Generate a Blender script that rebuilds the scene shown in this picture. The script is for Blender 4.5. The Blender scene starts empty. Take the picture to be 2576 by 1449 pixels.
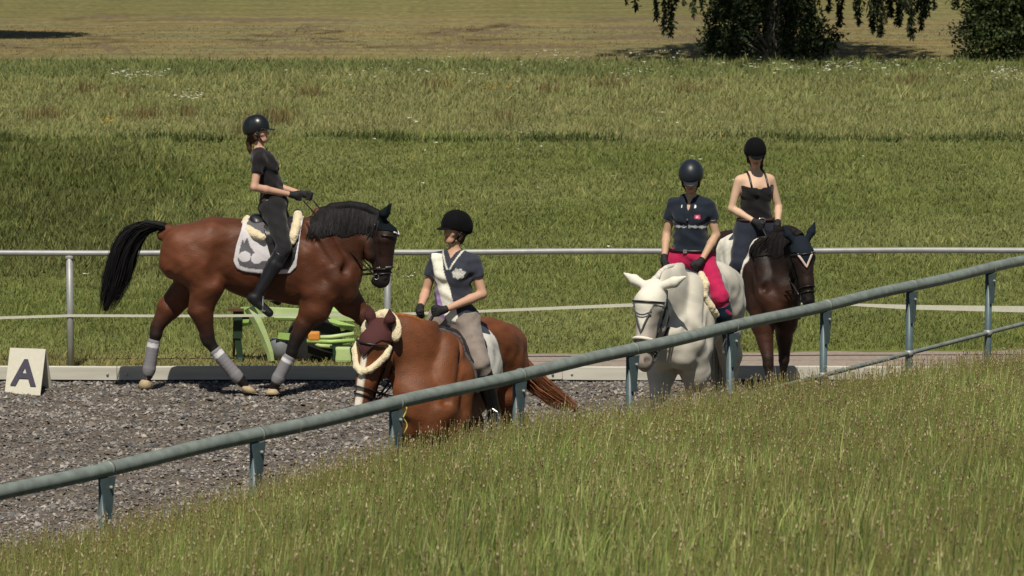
import bpy, math, random
import numpy as np
from mathutils import Vector, Matrix
rng = np.random.default_rng(7); random.seed(7)
S = bpy.context.scene; C = S.collection
# ------------------------------------------------------------ camera, world, sun
FPX, CX, CY, HC = 10600.0, 1288.0, 724.5, 5.7
PITCH = math.atan(1234 / FPX)
cam = bpy.data.cameras.new('camera'); camo = bpy.data.objects.new('camera', cam); C.objects.link(camo)
camo.location = (0, 0, HC); camo.rotation_euler = (math.pi / 2 - PITCH, 0, 0)
cam.sensor_width = 36; cam.lens = FPX * 36 / 2576; cam.clip_start = 1; cam.clip_end = 3000
cam.dof.use_dof = True; cam.dof.focus_distance = 38; cam.dof.aperture_fstop = 9
S.camera = camo
SUN_EL, SUN_AZ = math.radians(57), math.radians(6)      # light travels away from the camera and a little to the right
Ld = Vector((math.sin(SUN_AZ) * math.cos(SUN_EL), math.cos(SUN_AZ) * math.cos(SUN_EL), -math.sin(SUN_EL)))
W = bpy.data.worlds.new('World'); S.world = W; W.use_nodes = True
nt = W.node_tree; sky = nt.nodes.new('ShaderNodeTexSky'); sky.sky_type = 'NISHITA'; sky.sun_disc = False
sky.sun_elevation = SUN_EL; sky.sun_rotation = math.atan2(-Ld.x, -Ld.y)
bg = nt.nodes['Background']; bg.inputs[1].default_value = 0.05
nt.links.new(sky.outputs[0], bg.inputs[0])
sl = bpy.data.lights.new('sun', 'SUN'); sl.energy = 5.0; sl.angle = math.radians(.5); sl.color = (1, .93, .80)
so = bpy.data.objects.new('sun', sl); C.objects.link(so); so.rotation_euler = Ld.to_track_quat('-Z', 'Y').to_euler(); so.location = (-10, -20, 40)
S.view_settings.view_transform = 'Standard'; S.view_settings.look = 'None'
S.view_settings.exposure = -0.08; S.view_settings.gamma = 1; S.view_settings.use_curve_mapping = False
S.render.engine = 'CYCLES'; S.cycles.max_bounces = 6; S.cycles.use_denoising = True

# ------------------------------------------------------------ helpers
def Yat(py, z=0.0): return (HC - z) / math.tan(PITCH + math.atan((py - CY) / FPX))
def Xat(px, Y, z=0.0): return (px - CX) / FPX * (Y * math.cos(PITCH) + (HC - z) * math.sin(PITCH))
def gp(px, py, z=0.0): Y = Yat(py, z); return np.array((Xat(px, Y, z), Y, z))
def Zat(py, Y): return HC - Y * math.tan(PITCH + math.atan((py - CY) / FPX))
def vp(px, py, Y): z = Zat(py, Y); return np.array((Xat(px, Y, z), Y, z))
def ss(a, b, x): t = np.clip((x - a) / (b - a), 0, 1); return t * t * (3 - 2 * t)
def vn(n, P, s):      # cheap smooth pseudo noise, numpy
    P = np.asarray(P) * s
    return (np.sin(P[..., 0] * 1.7 + n + 1.3 * np.sin(P[..., 1] * 1.1 + n * 2)) + np.sin(P[..., 1] * 2.3 + n * 3 + 1.7 * np.sin(P[..., 0] * .9 + n))) * .25 + .5

MATS = {}
def mat(name, col=(.5, .5, .5), rough=.7, var=.15, scale=30, bump=0., attr=False, spec=.3, metal=0., sheen=0., stretch=(1, 1, 1), trans=0., bscale=None, coat=0.):
    if name in MATS: return MATS[name]
    m = bpy.data.materials.new(name); m.use_nodes = True; N = m.node_tree.nodes; L = m.node_tree.links
    b = N['Principled BSDF']; b.inputs['Roughness'].default_value = rough; b.inputs['Specular IOR Level'].default_value = spec
    b.inputs['Metallic'].default_value = metal; b.inputs['Sheen Weight'].default_value = sheen; b.inputs['Coat Weight'].default_value = coat
    tc = N.new('ShaderNodeTexCoord'); mp = N.new('ShaderNodeMapping'); mp.inputs['Scale'].default_value = stretch
    L.new(tc.outputs['Object'], mp.inputs[0])
    nz = N.new('ShaderNodeTexNoise'); nz.inputs['Scale'].default_value = scale; nz.inputs['Detail'].default_value = 5
    L.new(mp.outputs[0], nz.inputs['Vector'])
    mr = N.new('ShaderNodeMapRange'); mr.inputs[1].default_value = .25; mr.inputs[2].default_value = .75
    mr.inputs[3].default_value = 1 - var; mr.inputs[4].default_value = 1 + var; L.new(nz.outputs[0], mr.inputs[0])
    mx = N.new('ShaderNodeVectorMath'); mx.operation = 'SCALE'; L.new(mr.outputs[0], mx.inputs['Scale'])
    if attr:
        at = N.new('ShaderNodeAttribute'); at.attribute_name = 'Col'; L.new(at.outputs['Color'], mx.inputs[0])
    else: mx.inputs[0].default_value = col[:3]
    L.new(mx.outputs[0], b.inputs['Base Color'])
    if bump:
        bn = N.new('ShaderNodeBump'); bn.inputs['Strength'].default_value = bump; bn.inputs['Distance'].default_value = .01
        if bscale:
            n2 = N.new('ShaderNodeTexNoise'); n2.inputs['Scale'].default_value = bscale; n2.inputs['Detail'].default_value = 4; L.new(mp.outputs[0], n2.inputs['Vector']); L.new(n2.outputs[0], bn.inputs['Height'])
        else: L.new(nz.outputs[0], bn.inputs['Height'])
        L.new(bn.outputs[0], b.inputs['Normal'])
    if trans:
        tr = N.new('ShaderNodeBsdfTranslucent'); L.new(mx.outputs[0], tr.inputs[0]); ad = N.new('ShaderNodeMixShader'); ad.inputs[0].default_value = trans
        L.new(b.outputs[0], ad.inputs[1]); L.new(tr.outputs[0], ad.inputs[2]); L.new(ad.outputs[0], N['Material Output'].inputs[0])
    MATS[name] = m; return m

def tag(o, label=None, cat=None, group=None, kind=None):
    if label: o['label'] = label
    if cat: o['category'] = cat
    if group: o['group'] = group
    if kind: o['kind'] = kind
    return o
def empty(name, loc=(0, 0, 0), yaw=0):
    o = bpy.data.objects.new(name, None); o.location = loc; o.rotation_euler = (0, 0, yaw); o.empty_display_size = .2; C.objects.link(o); return o
def mesh(name, V, F, m, parent=None, cols=None, smooth=True, loc=None):
    V = np.asarray(V, np.float32).reshape(-1, 3); me = bpy.data.meshes.new(name)
    Fs = F if isinstance(F, (list, tuple)) and len(F) and isinstance(F[0], np.ndarray) and F[0].ndim == 2 else None
    if Fs is None and isinstance(F, np.ndarray) and F.ndim == 2: Fs = [F]
    if Fs is None: me.from_pydata([tuple(map(float, v)) for v in V], [], [tuple(int(i) for i in f) for f in F])
    else:
        Fs = [f for f in Fs if len(f)]
        lp = np.concatenate([f.ravel() for f in Fs]).astype(np.int32); tot = np.concatenate([np.full(len(f), f.shape[1]) for f in Fs])
        st = np.concatenate([[0], np.cumsum(tot)[:-1]]).astype(np.int32)
        me.vertices.add(len(V)); me.vertices.foreach_set('co', V.ravel()); me.loops.add(len(lp)); me.loops.foreach_set('vertex_index', lp)
        me.polygons.add(len(tot)); me.polygons.foreach_set('loop_start', st); me.update(calc_edges=True); me.validate()
    if cols is not None:
        a = me.color_attributes.new('Col', 'FLOAT_COLOR', 'POINT'); c = np.ones((len(me.vertices), 4), np.float32); c[:, :3] = cols[:len(c)]; a.data.foreach_set('color', c.ravel())
    if smooth: me.polygons.foreach_set('use_smooth', np.ones(len(me.polygons), bool))
    me.materials.append(m); o = bpy.data.objects.new(name, me); C.objects.link(o)
    if parent: o.parent = parent
    if loc is not None: o.location = loc
    return o
class MB:                                    # collects simple solids
    def __init__(s): s.V = []; s.F = []; s.n = 0
    def add(s, V, F):
        s.V.append(np.asarray(V, float).reshape(-1, 3)); s.F += [tuple(i + s.n for i in f) for f in F]; s.n += len(s.V[-1])
    def box(s, c, d, R=None, bev=0.):
        c = np.array(c, float); h = np.array(d, float) / 2
        if bev <= 0:
            P = np.array([(x, y, z) for x in (-1, 1) for y in (-1, 1) for z in (-1, 1)]) * h
            F = [(0, 1, 3, 2), (4, 6, 7, 5), (0, 4, 5, 1), (2, 3, 7, 6), (0, 2, 6, 4), (1, 5, 7, 3)]
        else:
            import bmesh
            bm = bmesh.new(); bmesh.ops.create_cube(bm, size=1)
            for v in bm.verts: v.co = Vector(v.co[i] * 2 * h[i] for i in range(3))
            bmesh.ops.bevel(bm, geom=bm.edges[:], offset=bev, segments=2, affect='EDGES', profile=.6)
            bm.verts.index_update(); P = np.array([v.co[:] for v in bm.verts]); F = [tuple(v.index for v in f.verts) for f in bm.faces]; bm.free()
        if R is not None: P = P @ np.array(R).T
        s.add(P + c, F)
    def bar(s, a, b, w, h=None, up=(0, 0, 1)):     # rectangular bar from a to b
        a = np.array(a, float); b = np.array(b, float); d = b - a; L = np.linalg.norm(d); d /= L
        u = np.array(up, float); x = np.cross(u, d)
        if np.linalg.norm(x) < 1e-4: x = np.cross((1, 0, 0), d)
        x /= np.linalg.norm(x); u = np.cross(d, x); s.box((a + b) / 2, (w, h or w, L), np.stack([x, u, d], 1))
    def tube(s, pts, r, n=8, closed=False, cap=True, flat=1., up=None):
        P = np.asarray(pts, float); m = len(P); r = np.broadcast_to(np.asarray(r, float), (m,))
        T = np.roll(P, -1, 0) - np.roll(P, 1, 0) if closed else np.gradient(P, axis=0)
        T /= np.linalg.norm(T, axis=1)[:, None] + 1e-9
        u = np.array(up if up is not None else (0, 0, 1.), float)
        V = []; x = None
        for i in range(m):
            a = np.cross(u, T[i])
            if np.linalg.norm(a) < .15: a = np.cross((0, 1., 0), T[i]) if x is None else x
            a /= np.linalg.norm(a); x = a; b = np.cross(T[i], a)
            for k in range(n):
                t = 2 * math.pi * k / n; V.append(P[i] + r[i] * (a * math.cos(t) + b * math.sin(t) * flat))
        F = []; q = m if closed else m - 1
        for i in range(q):
            j = (i + 1) % m
            for k in range(n): l = (k + 1) % n; F.append((i * n + k, i * n + l, j * n + l, j * n + k))
        if not closed and cap: F.append(tuple(range(n - 1, -1, -1))); F.append(tuple((m - 1) * n + k for k in range(n)))
        s.add(V, F)
    def lathe(s, prof, c, axis=(0, 0, 1), n=20):
        ax = np.array(axis, float); ax /= np.linalg.norm(ax); x = np.cross(ax, (0, 0, 1.) if abs(ax[2]) < .9 else (1., 0, 0)); x /= np.linalg.norm(x); y = np.cross(ax, x)
        V = []; F = []
        for (r, z) in prof:
            for k in range(n): t = 2 * math.pi * k / n; V.append(np.array(c) + ax * z + r * (x * math.cos(t) + y * math.sin(t)))
        for i in range(len(prof) - 1):
            for k in range(n): l = (k + 1) % n; F.append((i * n + k, i * n + l, (i + 1) * n + l, (i + 1) * n + k))
        F.append(tuple(range(n - 1, -1, -1))); F.append(tuple((len(prof) - 1) * n + k for k in range(n))); s.add(V, F)
    def build(s, name, m, parent=None, smooth=False, cols=None, fn=None):
        V = np.concatenate(s.V)
        if fn is not None: V = fn(V)
        return mesh(name, V, s.F, m, parent, smooth=smooth, cols=cols)

# ------------------------------------------------------------ signed distance fields + surface nets
class SDF:
    def __init__(s, lo, hi, h):
        s.lo = np.array(lo, float); s.h = h; s.n = np.ceil((np.array(hi) - s.lo) / h).astype(int) + 1
        s.F = np.full(s.n, .3, np.float32); s.ax = [s.lo[i] + h * np.arange(s.n[i]) for i in range(3)]
    def sub(s, lo, hi):
        a = np.clip(np.floor((lo - s.lo) / s.h).astype(int), 0, s.n - 1); b = np.clip(np.ceil((hi - s.lo) / s.h).astype(int) + 1, 1, s.n)
        sl = tuple(slice(a[i], max(b[i], a[i] + 1)) for i in range(3))
        X = s.ax[0][sl[0]][:, None, None]; Y = s.ax[1][sl[1]][None, :, None]; Z = s.ax[2][sl[2]][None, None, :]
        return sl, X, Y, Z
    def cone(s, a, b, ra, rb=None, k=1., l=(0, 1, 0), sm=.03, cap=False, cut=False, cap0=False):
        a = np.array(a, float); b = np.array(b, float); rb = ra if rb is None else rb; l = np.array(l, float); l /= np.linalg.norm(l)
        R = max(ra, rb) * max(1, k) + sm * 2 + s.h * 2; lo = np.minimum(a, b) - R; hi = np.maximum(a, b) + R
        sl, X, Y, Z = s.sub(lo, hi); q = 1 / k - 1
        px, py, pz = X - a[0], Y - a[1], Z - a[2]; w = (px * l[0] + py * l[1] + pz * l[2]) * q
        px = px + w * l[0]; py = py + w * l[1]; pz = pz + w * l[2]
        d = b - a; d = d + (d @ l) * q * l; dd = d @ d + 1e-9
        t0 = (px * d[0] + py * d[1] + pz * d[2]) / dd; t = np.clip(t0, 0, 1)
        D = np.sqrt((px - t * d[0]) ** 2 + (py - t * d[1]) ** 2 + (pz - t * d[2]) ** 2) - (ra + (rb - ra) * t)
        if cap: D = np.maximum(D, (t0 - 1) * math.sqrt(dd))
        if cap0: D = np.maximum(D, -t0 * math.sqrt(dd))
        s.mix(sl, D.astype(np.float32), sm, cut)
        return s
    def mix(s, sl, D, sm, cut=False):
        F = s.F[sl]
        if cut == 'soft': h = np.clip(.5 + .5 * (F + D) / sm, 0, 1); s.F[sl] = -D + (F + D) * h + sm * h * (1 - h); return
        if cut: s.F[sl] = np.maximum(F, -D); return
        if sm <= 0: s.F[sl] = np.minimum(F, D); return
        h = np.clip(.5 + .5 * (F - D) / sm, 0, 1); s.F[sl] = F + (D - F) * h - sm * h * (1 - h)
    def poly(s, pts, r, sm=.02, **kw):
        r = np.broadcast_to(np.asarray(r, float), (len(pts),))
        for i in range(len(pts) - 1): s.cone(pts[i], pts[i + 1], r[i], r[i + 1], sm=sm, **kw)
        return s
    def plane(s, p, n, off=0):           # keep the side the normal points away from
        n = np.array(n, float); n /= np.linalg.norm(n); X, Y, Z = s.ax[0][:, None, None], s.ax[1][None, :, None], s.ax[2][None, None, :]
        D = (X - p[0]) * n[0] + (Y - p[1]) * n[1] + (Z - p[2]) * n[2] - off; s.F = np.maximum(s.F, D.astype(np.float32)); return s
    def at(s, P):
        P = np.asarray(P, float); q = (P - s.lo) / s.h; q = np.clip(q, 0, s.n - 1.001); i = q.astype(int); f = q - i; r = 0
        for dx in (0, 1):
            for dy in (0, 1):
                for dz in (0, 1):
                    w = (f[..., 0] if dx else 1 - f[..., 0]) * (f[..., 1] if dy else 1 - f[..., 1]) * (f[..., 2] if dz else 1 - f[..., 2])
                    r = r + w * s.F[i[..., 0] + dx, i[..., 1] + dy, i[..., 2] + dz]
        return r
    def ray(s, p, d, off=.006, mx=.45):      # from inside p outwards to the surface + off
        d = np.array(d, float); d /= np.linalg.norm(d); t = np.linspace(0, mx, 150); v = s.at(np.array(p)[None] + t[:, None] * d[None])
        ins = np.nonzero(v <= off)[0]; return np.array(p) + d * (t[ins[-1]] if len(ins) else 0)
    def resample(s, lo, hi, h):
        o = SDF(lo, hi, h); G = np.stack(np.meshgrid(*o.ax, indexing='ij'), -1); o.F = s.at(G).astype(np.float32); return o
    def nets(s, relax=1):
        F = s.F; F = np.pad(F, 1, constant_values=1.); lo = s.lo - s.h; nx, ny, nz = F.shape
        I = F < 0; c = [(x, y, z) for x in (0, 1) for y in (0, 1) for z in (0, 1)]
        cnt = sum(I[x:nx - 1 + x, y:ny - 1 + y, z:nz - 1 + z].astype(np.int8) for x, y, z in c); act = (cnt > 0) & (cnt < 8)
        idx = -np.ones(act.shape, np.int32); A = np.argwhere(act); idx[act] = np.arange(len(A)); V = np.zeros((len(A), 3)); W_ = np.zeros(len(A))
        for a in c:
            for ax in range(3):
                if a[ax]: continue
                b = list(a); b[ax] = 1; fa = F[A[:, 0] + a[0], A[:, 1] + a[1], A[:, 2] + a[2]]; fb = F[A[:, 0] + b[0], A[:, 1] + b[1], A[:, 2] + b[2]]
                m = (fa < 0) != (fb < 0); t = np.where(m, fa / np.where(m, fa - fb, 1), 0); p = np.array(a, float)[None] + np.zeros((len(A), 3)); p[:, ax] = t
                V += p * m[:, None]; W_ += m
        V = (V / W_[:, None] + A) * s.h + lo
        Q = []
        for ax in range(3):
            o = [i for i in range(3) if i != ax]; sl0 = [slice(1, n - 1) for n in F.shape]; sl0[ax] = slice(0, F.shape[ax] - 1); sl1 = list(sl0); sl1[ax] = slice(1, F.shape[ax])
            a0 = I[tuple(sl0)]; a1 = I[tuple(sl1)]; E = np.argwhere(a0 != a1)
            if not len(E): continue
            flip = a0[E[:, 0], E[:, 1], E[:, 2]]; B = E + np.array([0 if i == ax else 1 for i in range(3)])
            q = []
            for du, dv in ((0, 0), (1, 0), (1, 1), (0, 1)):
                b = B.copy(); b[:, o[0]] -= du; b[:, o[1]] -= dv; q.append(idx[b[:, 0], b[:, 1], b[:, 2]])
            q = np.stack(q, 1); fl = flip if ax != 1 else ~flip; q[~fl] = q[~fl][:, ::-1]; Q.append(q)
        Q = np.concatenate(Q) if Q else np.zeros((0, 4), int); Q = Q[(Q >= 0).all(1)]
        for _ in range(relax):
            acc = np.zeros_like(V); n = np.zeros(len(V))
            for i in range(4):
                np.add.at(acc, Q[:, i], V[Q[:, (i + 1) % 4]]); np.add.at(n, Q[:, i], 1)
            V = V * .45 + .55 * acc / np.maximum(n, 1)[:, None]
        return V, Q
    def build(s, name, m, parent=None, col=None, fn=None, relax=1):
        V, Q = s.nets(relax); c = col(V) if callable(col) else None
        if fn is not None: V = fn(V)
        return mesh(name, V, Q, m, parent, cols=c)
def sdpoly(P, poly):
    P = np.asarray(P); v = np.asarray(poly, float); d = np.full(P.shape[:-1], 1e9); sgn = np.ones(P.shape[:-1]); n = len(v)
    for i in range(n):
        j = i - 1; e = v[j] - v[i]; w = P - v[i]; t = np.clip((w @ e) / (e @ e), 0, 1)[..., None]; b = w - e * t; d = np.minimum(d, (b ** 2).sum(-1))
        c1 = P[..., 1] >= v[i][1]; c2 = P[..., 1] < v[j][1]; c3 = e[0] * w[..., 1] > e[1] * w[..., 0]
        sgn = np.where((c1 & c2 & c3) | (~c1 & ~c2 & ~c3), -sgn, sgn)
    return sgn * np.sqrt(d)

# ------------------------------------------------------------ terrain functions
FA, FB = np.array((-3.36, 27.35)), np.array((5.06, 41.36)); FD = (FB - FA) / np.linalg.norm(FB - FA); FN = np.array((FD[1], -FD[0]))   # FN points to the camera side
def arena_z(Y): return -.3 * np.clip((40.6 - Y) / 7, 0, 1.9)
def fence_Y(X): return FA[1] + (X - FA[0]) * (FD[1] / FD[0])
_crest = []
for px, py in ((-400, 1500), (0, 1372), (260, 1330), (640, 1232), (990, 1128), (1300, 1062), (1585, 1025), (1837, 985), (2072, 957), (2288, 930), (2487, 905), (2700, 878), (3200, 830)):
    Y = np.interp(px, (0, 2576), (26.6, 40.3)); 
    for _ in range(6):
        z = Zat(py, Y); X = Xat(px, Y, z); Y = fence_Y(X) - 1.1
    _crest.append((X, z - .24))
_crest = np.array(_crest)
def bank_z(X, Y):
    X = np.asarray(X, float); Y = np.asarray(Y, float); u = -((X - FA[0]) * -FN[0] + (Y - FA[1]) * -FN[1])      # metres in front of the fence
    Xc = X + FN[0] * 0 - (u - .9) * .0
    zc = np.interp(X, _crest[:, 0], _crest[:, 1]); yf = fence_Y(X); v = yf - Y
    slope = (4.1 - zc) / np.maximum(yf - 1.1, 5)
    base = arena_z(np.minimum(Y, 40.6)); z = base - .06 + (zc - base + .06) * ss(-.5, 1.0, v) + slope * np.maximum(v - 1.1, 0)
    return z + .03 * (vn(1, np.stack([X, Y], -1), 2.) - .5) * ss(.5, 1.5, v)
def grid_sheet(xs, ys, zf):
    X, Y = np.meshgrid(xs, ys); V = np.stack([X, Y, zf(X, Y)], -1).reshape(-1, 3); nx, ny = len(xs), len(ys)
    i = np.arange(ny - 1)[:, None] * nx + np.arange(nx - 1)[None]; i = i.ravel(); return V, np.stack([i, i + 1, i + nx + 1, i + nx], 1)

# zone colours of the meadow, shared by soil and blades (linear base colours)
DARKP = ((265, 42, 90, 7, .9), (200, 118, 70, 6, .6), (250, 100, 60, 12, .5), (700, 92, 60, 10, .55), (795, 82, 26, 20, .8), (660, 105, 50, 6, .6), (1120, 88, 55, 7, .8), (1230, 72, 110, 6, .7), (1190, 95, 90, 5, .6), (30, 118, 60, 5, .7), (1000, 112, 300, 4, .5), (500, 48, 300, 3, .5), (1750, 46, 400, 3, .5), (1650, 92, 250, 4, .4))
def zone_col(X, Y):
    P = np.stack([X, Y], -1); n1 = vn(3, P, .35)[..., None]; n2 = vn(8, P * np.array([.25, 1.]), .9)[..., None]; n3 = vn(5, P, 1.7)[..., None]
    near = np.array((.155, .182, .050)); nearb = np.array((.205, .225, .076)); c = near + (nearb - near) * n1
    gold = np.array((.25, .22, .09)); c = c + (gold - c) * ((1 - ss(42.4, 43.6, Y)) * (.45 + .4 * n1[..., 0]))[..., None]
    rough = ss(49 + 0 * X, 52, Y) * (1 - ss(68.5, 70.5, Y + 1.2 * np.sin(X * .7))) * (1 - ss(-5.5, -1.5, X - (Y - 52) * -.16)); c = c * (1 - .27 * rough[..., None])
    far = np.array((.240, .248, .098)) + np.array((.02, .0, .012)) * (n2 - .5); w = ss(69.5, 72, Y + .6 * np.sin(X * .8)); c = c + (far - c) * w[..., None]
    g = ss(86, 88, Y + np.sin(X * .5)) * (1 - ss(91, 93, Y)); c = c + (np.array((.13, .165, .05)) - c) * (g * .55)[..., None]
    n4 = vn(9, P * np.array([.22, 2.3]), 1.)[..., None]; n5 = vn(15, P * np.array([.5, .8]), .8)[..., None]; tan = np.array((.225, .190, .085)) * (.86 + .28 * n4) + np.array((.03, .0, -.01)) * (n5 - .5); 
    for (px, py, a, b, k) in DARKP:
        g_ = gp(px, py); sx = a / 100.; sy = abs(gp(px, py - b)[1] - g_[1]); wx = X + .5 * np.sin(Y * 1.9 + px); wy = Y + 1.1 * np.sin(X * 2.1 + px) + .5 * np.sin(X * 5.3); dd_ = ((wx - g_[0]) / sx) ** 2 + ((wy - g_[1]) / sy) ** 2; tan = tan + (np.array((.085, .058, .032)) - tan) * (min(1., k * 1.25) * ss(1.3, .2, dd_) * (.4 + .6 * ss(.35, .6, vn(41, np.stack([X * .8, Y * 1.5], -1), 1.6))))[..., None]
    w = ss(91.5, 93.5, Y + .7 * np.sin(X * .9)) ; c = c + (tan - c) * w[..., None]
    top = np.array((.19, .175, .065)) * (.85 + .3 * n4); w = ss(107, 113, Y + .8 * np.sin(X * .3)); c = c + (top - c) * (w * .85)[..., None]
    d = ss(.15, .0, np.abs(Y - 70.6 + .25 * np.sin(X * 1.3)) / 4) * ss(.3, .65, vn(11, P, 1.1)) ; c = c * (1 - .5 * d[..., None])  # dark band paints in the shadow side of the taller grass edge
    return np.clip(c * (.9 + .2 * n3), .01, 1)
def cells(X, Y, s, seed):
    i = (np.floor(X / s) * 73856.093 + np.floor(Y / (s * 2.2)) * 19349.663 + seed) % 1000.; return (np.sin(i * 12.9898) * 43758.5453) % 1.

# ------------------------------------------------------------ ground sheets
M_soil = mat('meadow_soil', attr=True, rough=.95, var=.3, scale=5, stretch=(1, .45, 1), bump=.5, spec=.1)
def ys_(a, b, n): return list(np.linspace(a, b, n))
xs = np.array([-1500, -400, -120, -60, -35] + ys_(-24, 24, 193) + [35, 60, 120, 400, 1500]); ys = np.array([-60, -10, 8] + ys_(12, 43, 60) + ys_(43.3, 125, 330) + [135, 160, 220, 400, 900, 2500])
def zg(X, Y):
    z = np.where(Y < 41.2, np.where(Y > fence_Y(X) - .2, arena_z(Y), bank_z(X, Y)) - .09, 0.); return np.where(np.abs(X) > 20, np.minimum(z, -.09) * (Y < 41.2), z)
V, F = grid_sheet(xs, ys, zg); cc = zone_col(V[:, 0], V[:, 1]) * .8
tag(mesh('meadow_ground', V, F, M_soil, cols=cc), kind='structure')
ms = mat('arena_sand', (.12, .10, .08), rough=.95, var=.42, scale=26, bump=1., spec=.12, stretch=(1, .7, 1), bscale=45)
V, F = grid_sheet(np.linspace(-14, 8, 170), np.linspace(24, 41.35, 130), lambda X, Y: arena_z(Y) + .05 * (vn(2, np.stack([X, Y], -1), 3.1) - .5) * ss(41.2, 40.4, Y) * 1 + .02 * (vn(6, np.stack([X, Y], -1), 11) - .5) * ss(41.2, 40.6, Y))
k = (V[F].mean(1)[:, 1] > fence_Y(V[F].mean(1)[:, 0]) - 2.2)
tag(mesh('riding_arena', V, F[k], ms), kind='structure')
mb_ = mat('bank_soil', (.07, .062, .026), rough=.95, var=.4, scale=14, bump=.6, spec=.1)
V, F = grid_sheet(np.linspace(-9, 11, 200), np.linspace(12, 43, 300), bank_z); cm = V[F].mean(1); dd = fence_Y(cm[:, 0]) - cm[:, 1]
tag(mesh('grass_bank', V, F[(dd > -.6)], mb_), kind='structure')
mp_ = mat('path_gravel', (.30, .245, .205), rough=.95, var=.22, scale=22, bump=.6, spec=.1)
V = []; n = 40
for i in range(n):
    x = .0 + 12 * i / (n - 1); w = .05 * math.sin(i * 1.9) + .04 * math.sin(i * .77); V += [(x, 41.3, .010), (x, 42.0, .016), (x, 42.95 + w + .065 * x, .008), (x, 43.05 + w + .065 * x, -.01)]
F = np.array([(4 * i + j, 4 * i + 4 + j, 4 * i + 5 + j, 4 * i + 1 + j) for i in range(n - 1) for j in range(3)])
tag(mesh('gravel_path', V, F, mp_), kind='structure')

# ------------------------------------------------------------ blades: numpy-built real geometry
def blades(name, X, Y, Z, H, Wd, cols, m, seg=2, lean=.35, label=None, bend=.5, tipcol=None, wind=(.25, 0)):
    n = len(X); a = rng.uniform(0, 2 * np.pi, n); fw = np.stack([np.cos(a), np.sin(a), 0 * a], -1); la = rng.uniform(0, 2 * np.pi, n); lm = rng.normal(0, lean, n) * H
    ld = np.stack([np.cos(la) * lm + wind[0] * H * .3, np.sin(la) * lm, 0 * la], -1); B = np.stack([X, Y, Z], -1); V = []; Cc = []
    for i in range(seg + 1):
        t = i / seg; c = B + ld * t ** (1 + bend) + np.array((0, 0, 1.)) * (H * t * (1 - .15 * t))[:, None]; w = (Wd * (1 - t) ** .7 * .5)[:, None]
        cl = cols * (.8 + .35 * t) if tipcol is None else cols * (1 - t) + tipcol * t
        if i < seg: V += [c - fw * w, c + fw * w]; Cc += [cl, cl]
        else: V.append(c); Cc.append(cl)
    k = 2 * seg + 1; V = np.stack(V, 1).reshape(-1, 3); Cc = np.stack(Cc, 1).reshape(-1, 3); o = (np.arange(n) * k)[:, None]
    T = [];
    for i in range(seg - 1): T += [(2 * i, 2 * i + 1, 2 * i + 3), (2 * i, 2 * i + 3, 2 * i + 2)]
    T.append((2 * seg - 2, 2 * seg - 1, 2 * seg)); F = (o[:, :, None] + np.array(T)[None]).reshape(-1, 3)
    ob = mesh(name, V, F, m, cols=Cc, smooth=False)
    if label: tag(ob, label, kind='stuff')
    return ob
M_blade = mat('grass_blade', attr=True, rough=.6, var=.12, scale=3, spec=.2, trans=.22)
def inview(X, Y, m=1.18): return np.abs(X) < (CX / FPX) * Y * m + .3
# mown meadow near the fence
def scatter(y0, y1, dens, extra=1.18):
    Wm = CX / FPX * y1 * extra; N = int((y1 - y0) * 2 * Wm * dens); X = rng.uniform(-Wm, Wm, N); Y = rng.uniform(y0, y1, N); k = inview(X, Y, extra); return X[k], Y[k]
AX = []; 
for y0, y1, dens, h0, w0 in ((42.1, 50, 760, .042, .012), (50, 60, 520, .048, .015), (60, 70, 340, .052, .019), (70, 80, 200, .085, .020), (80, 92, 140, .09, .025), (92, 106, 30, .02, .03)):
    X, Y = scatter(y0, y1, dens); 
    k = ~((Y < 43.1 + .065 * X) & (X > -.1)); X, Y = X[k], Y[k]
    cl = vn(21, np.stack([X, Y], -1), 3.3) * vn(4, np.stack([X, Y], -1), 1.2); H = h0 * (.45 + 1.5 * cl + rng.gamma(2, .22, len(X))); rg = ((Y > 50) & (Y < 70) & (X < -3.2 - (Y - 52) * .14)); H = H * np.where(rg, 1.7, 1)
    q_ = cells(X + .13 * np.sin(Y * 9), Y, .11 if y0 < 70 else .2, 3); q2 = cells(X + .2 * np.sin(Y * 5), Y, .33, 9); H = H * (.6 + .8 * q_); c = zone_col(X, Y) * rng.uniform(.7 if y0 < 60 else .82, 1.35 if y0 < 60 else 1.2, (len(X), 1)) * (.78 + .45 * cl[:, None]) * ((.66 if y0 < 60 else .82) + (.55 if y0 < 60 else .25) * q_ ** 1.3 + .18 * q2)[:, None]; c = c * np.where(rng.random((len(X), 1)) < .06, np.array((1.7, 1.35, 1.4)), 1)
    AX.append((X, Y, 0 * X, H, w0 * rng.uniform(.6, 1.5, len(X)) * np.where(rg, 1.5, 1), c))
A_ = [np.concatenate([a[i] for a in AX]) for i in range(6)]
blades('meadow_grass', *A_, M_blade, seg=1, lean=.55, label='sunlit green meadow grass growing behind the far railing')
# taller weed tufts and the mowing edge, its shade coloured into dark grass blades
X, Y = scatter(69.8, 71.3, 150); k = vn(11, np.stack([X, Y], -1), 1.1) > .5; X, Y = X[k], Y[k]
blades('meadow_edge_grass', X, Y, 0 * X, rng.uniform(.06, .2, len(X)), rng.uniform(.02, .04, len(X)), np.array((.055, .085, .02)) * rng.uniform(.5, 1.4, (len(X), 1)), M_blade, seg=1, lean=.5, label='uneven grass strip across the middle of the meadow, coloured dark for its shaded edge')
DX, DY = [], []
for px, py in ((215, 225), (345, 292), (375, 288), (470, 285), (605, 330), (655, 300), (680, 292), (780, 232), (92, 290), (128, 288), (700, 300), (1105, 215), (1270, 300), (1540, 210), (310, 235), (2290, 205), (1380, 225), (1730, 225)):
    g = gp(px, py + 8); n = 60; DX.append(g[0] + rng.normal(0, .16, n)); DY.append(g[1] + rng.normal(0, .3, n))
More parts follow.
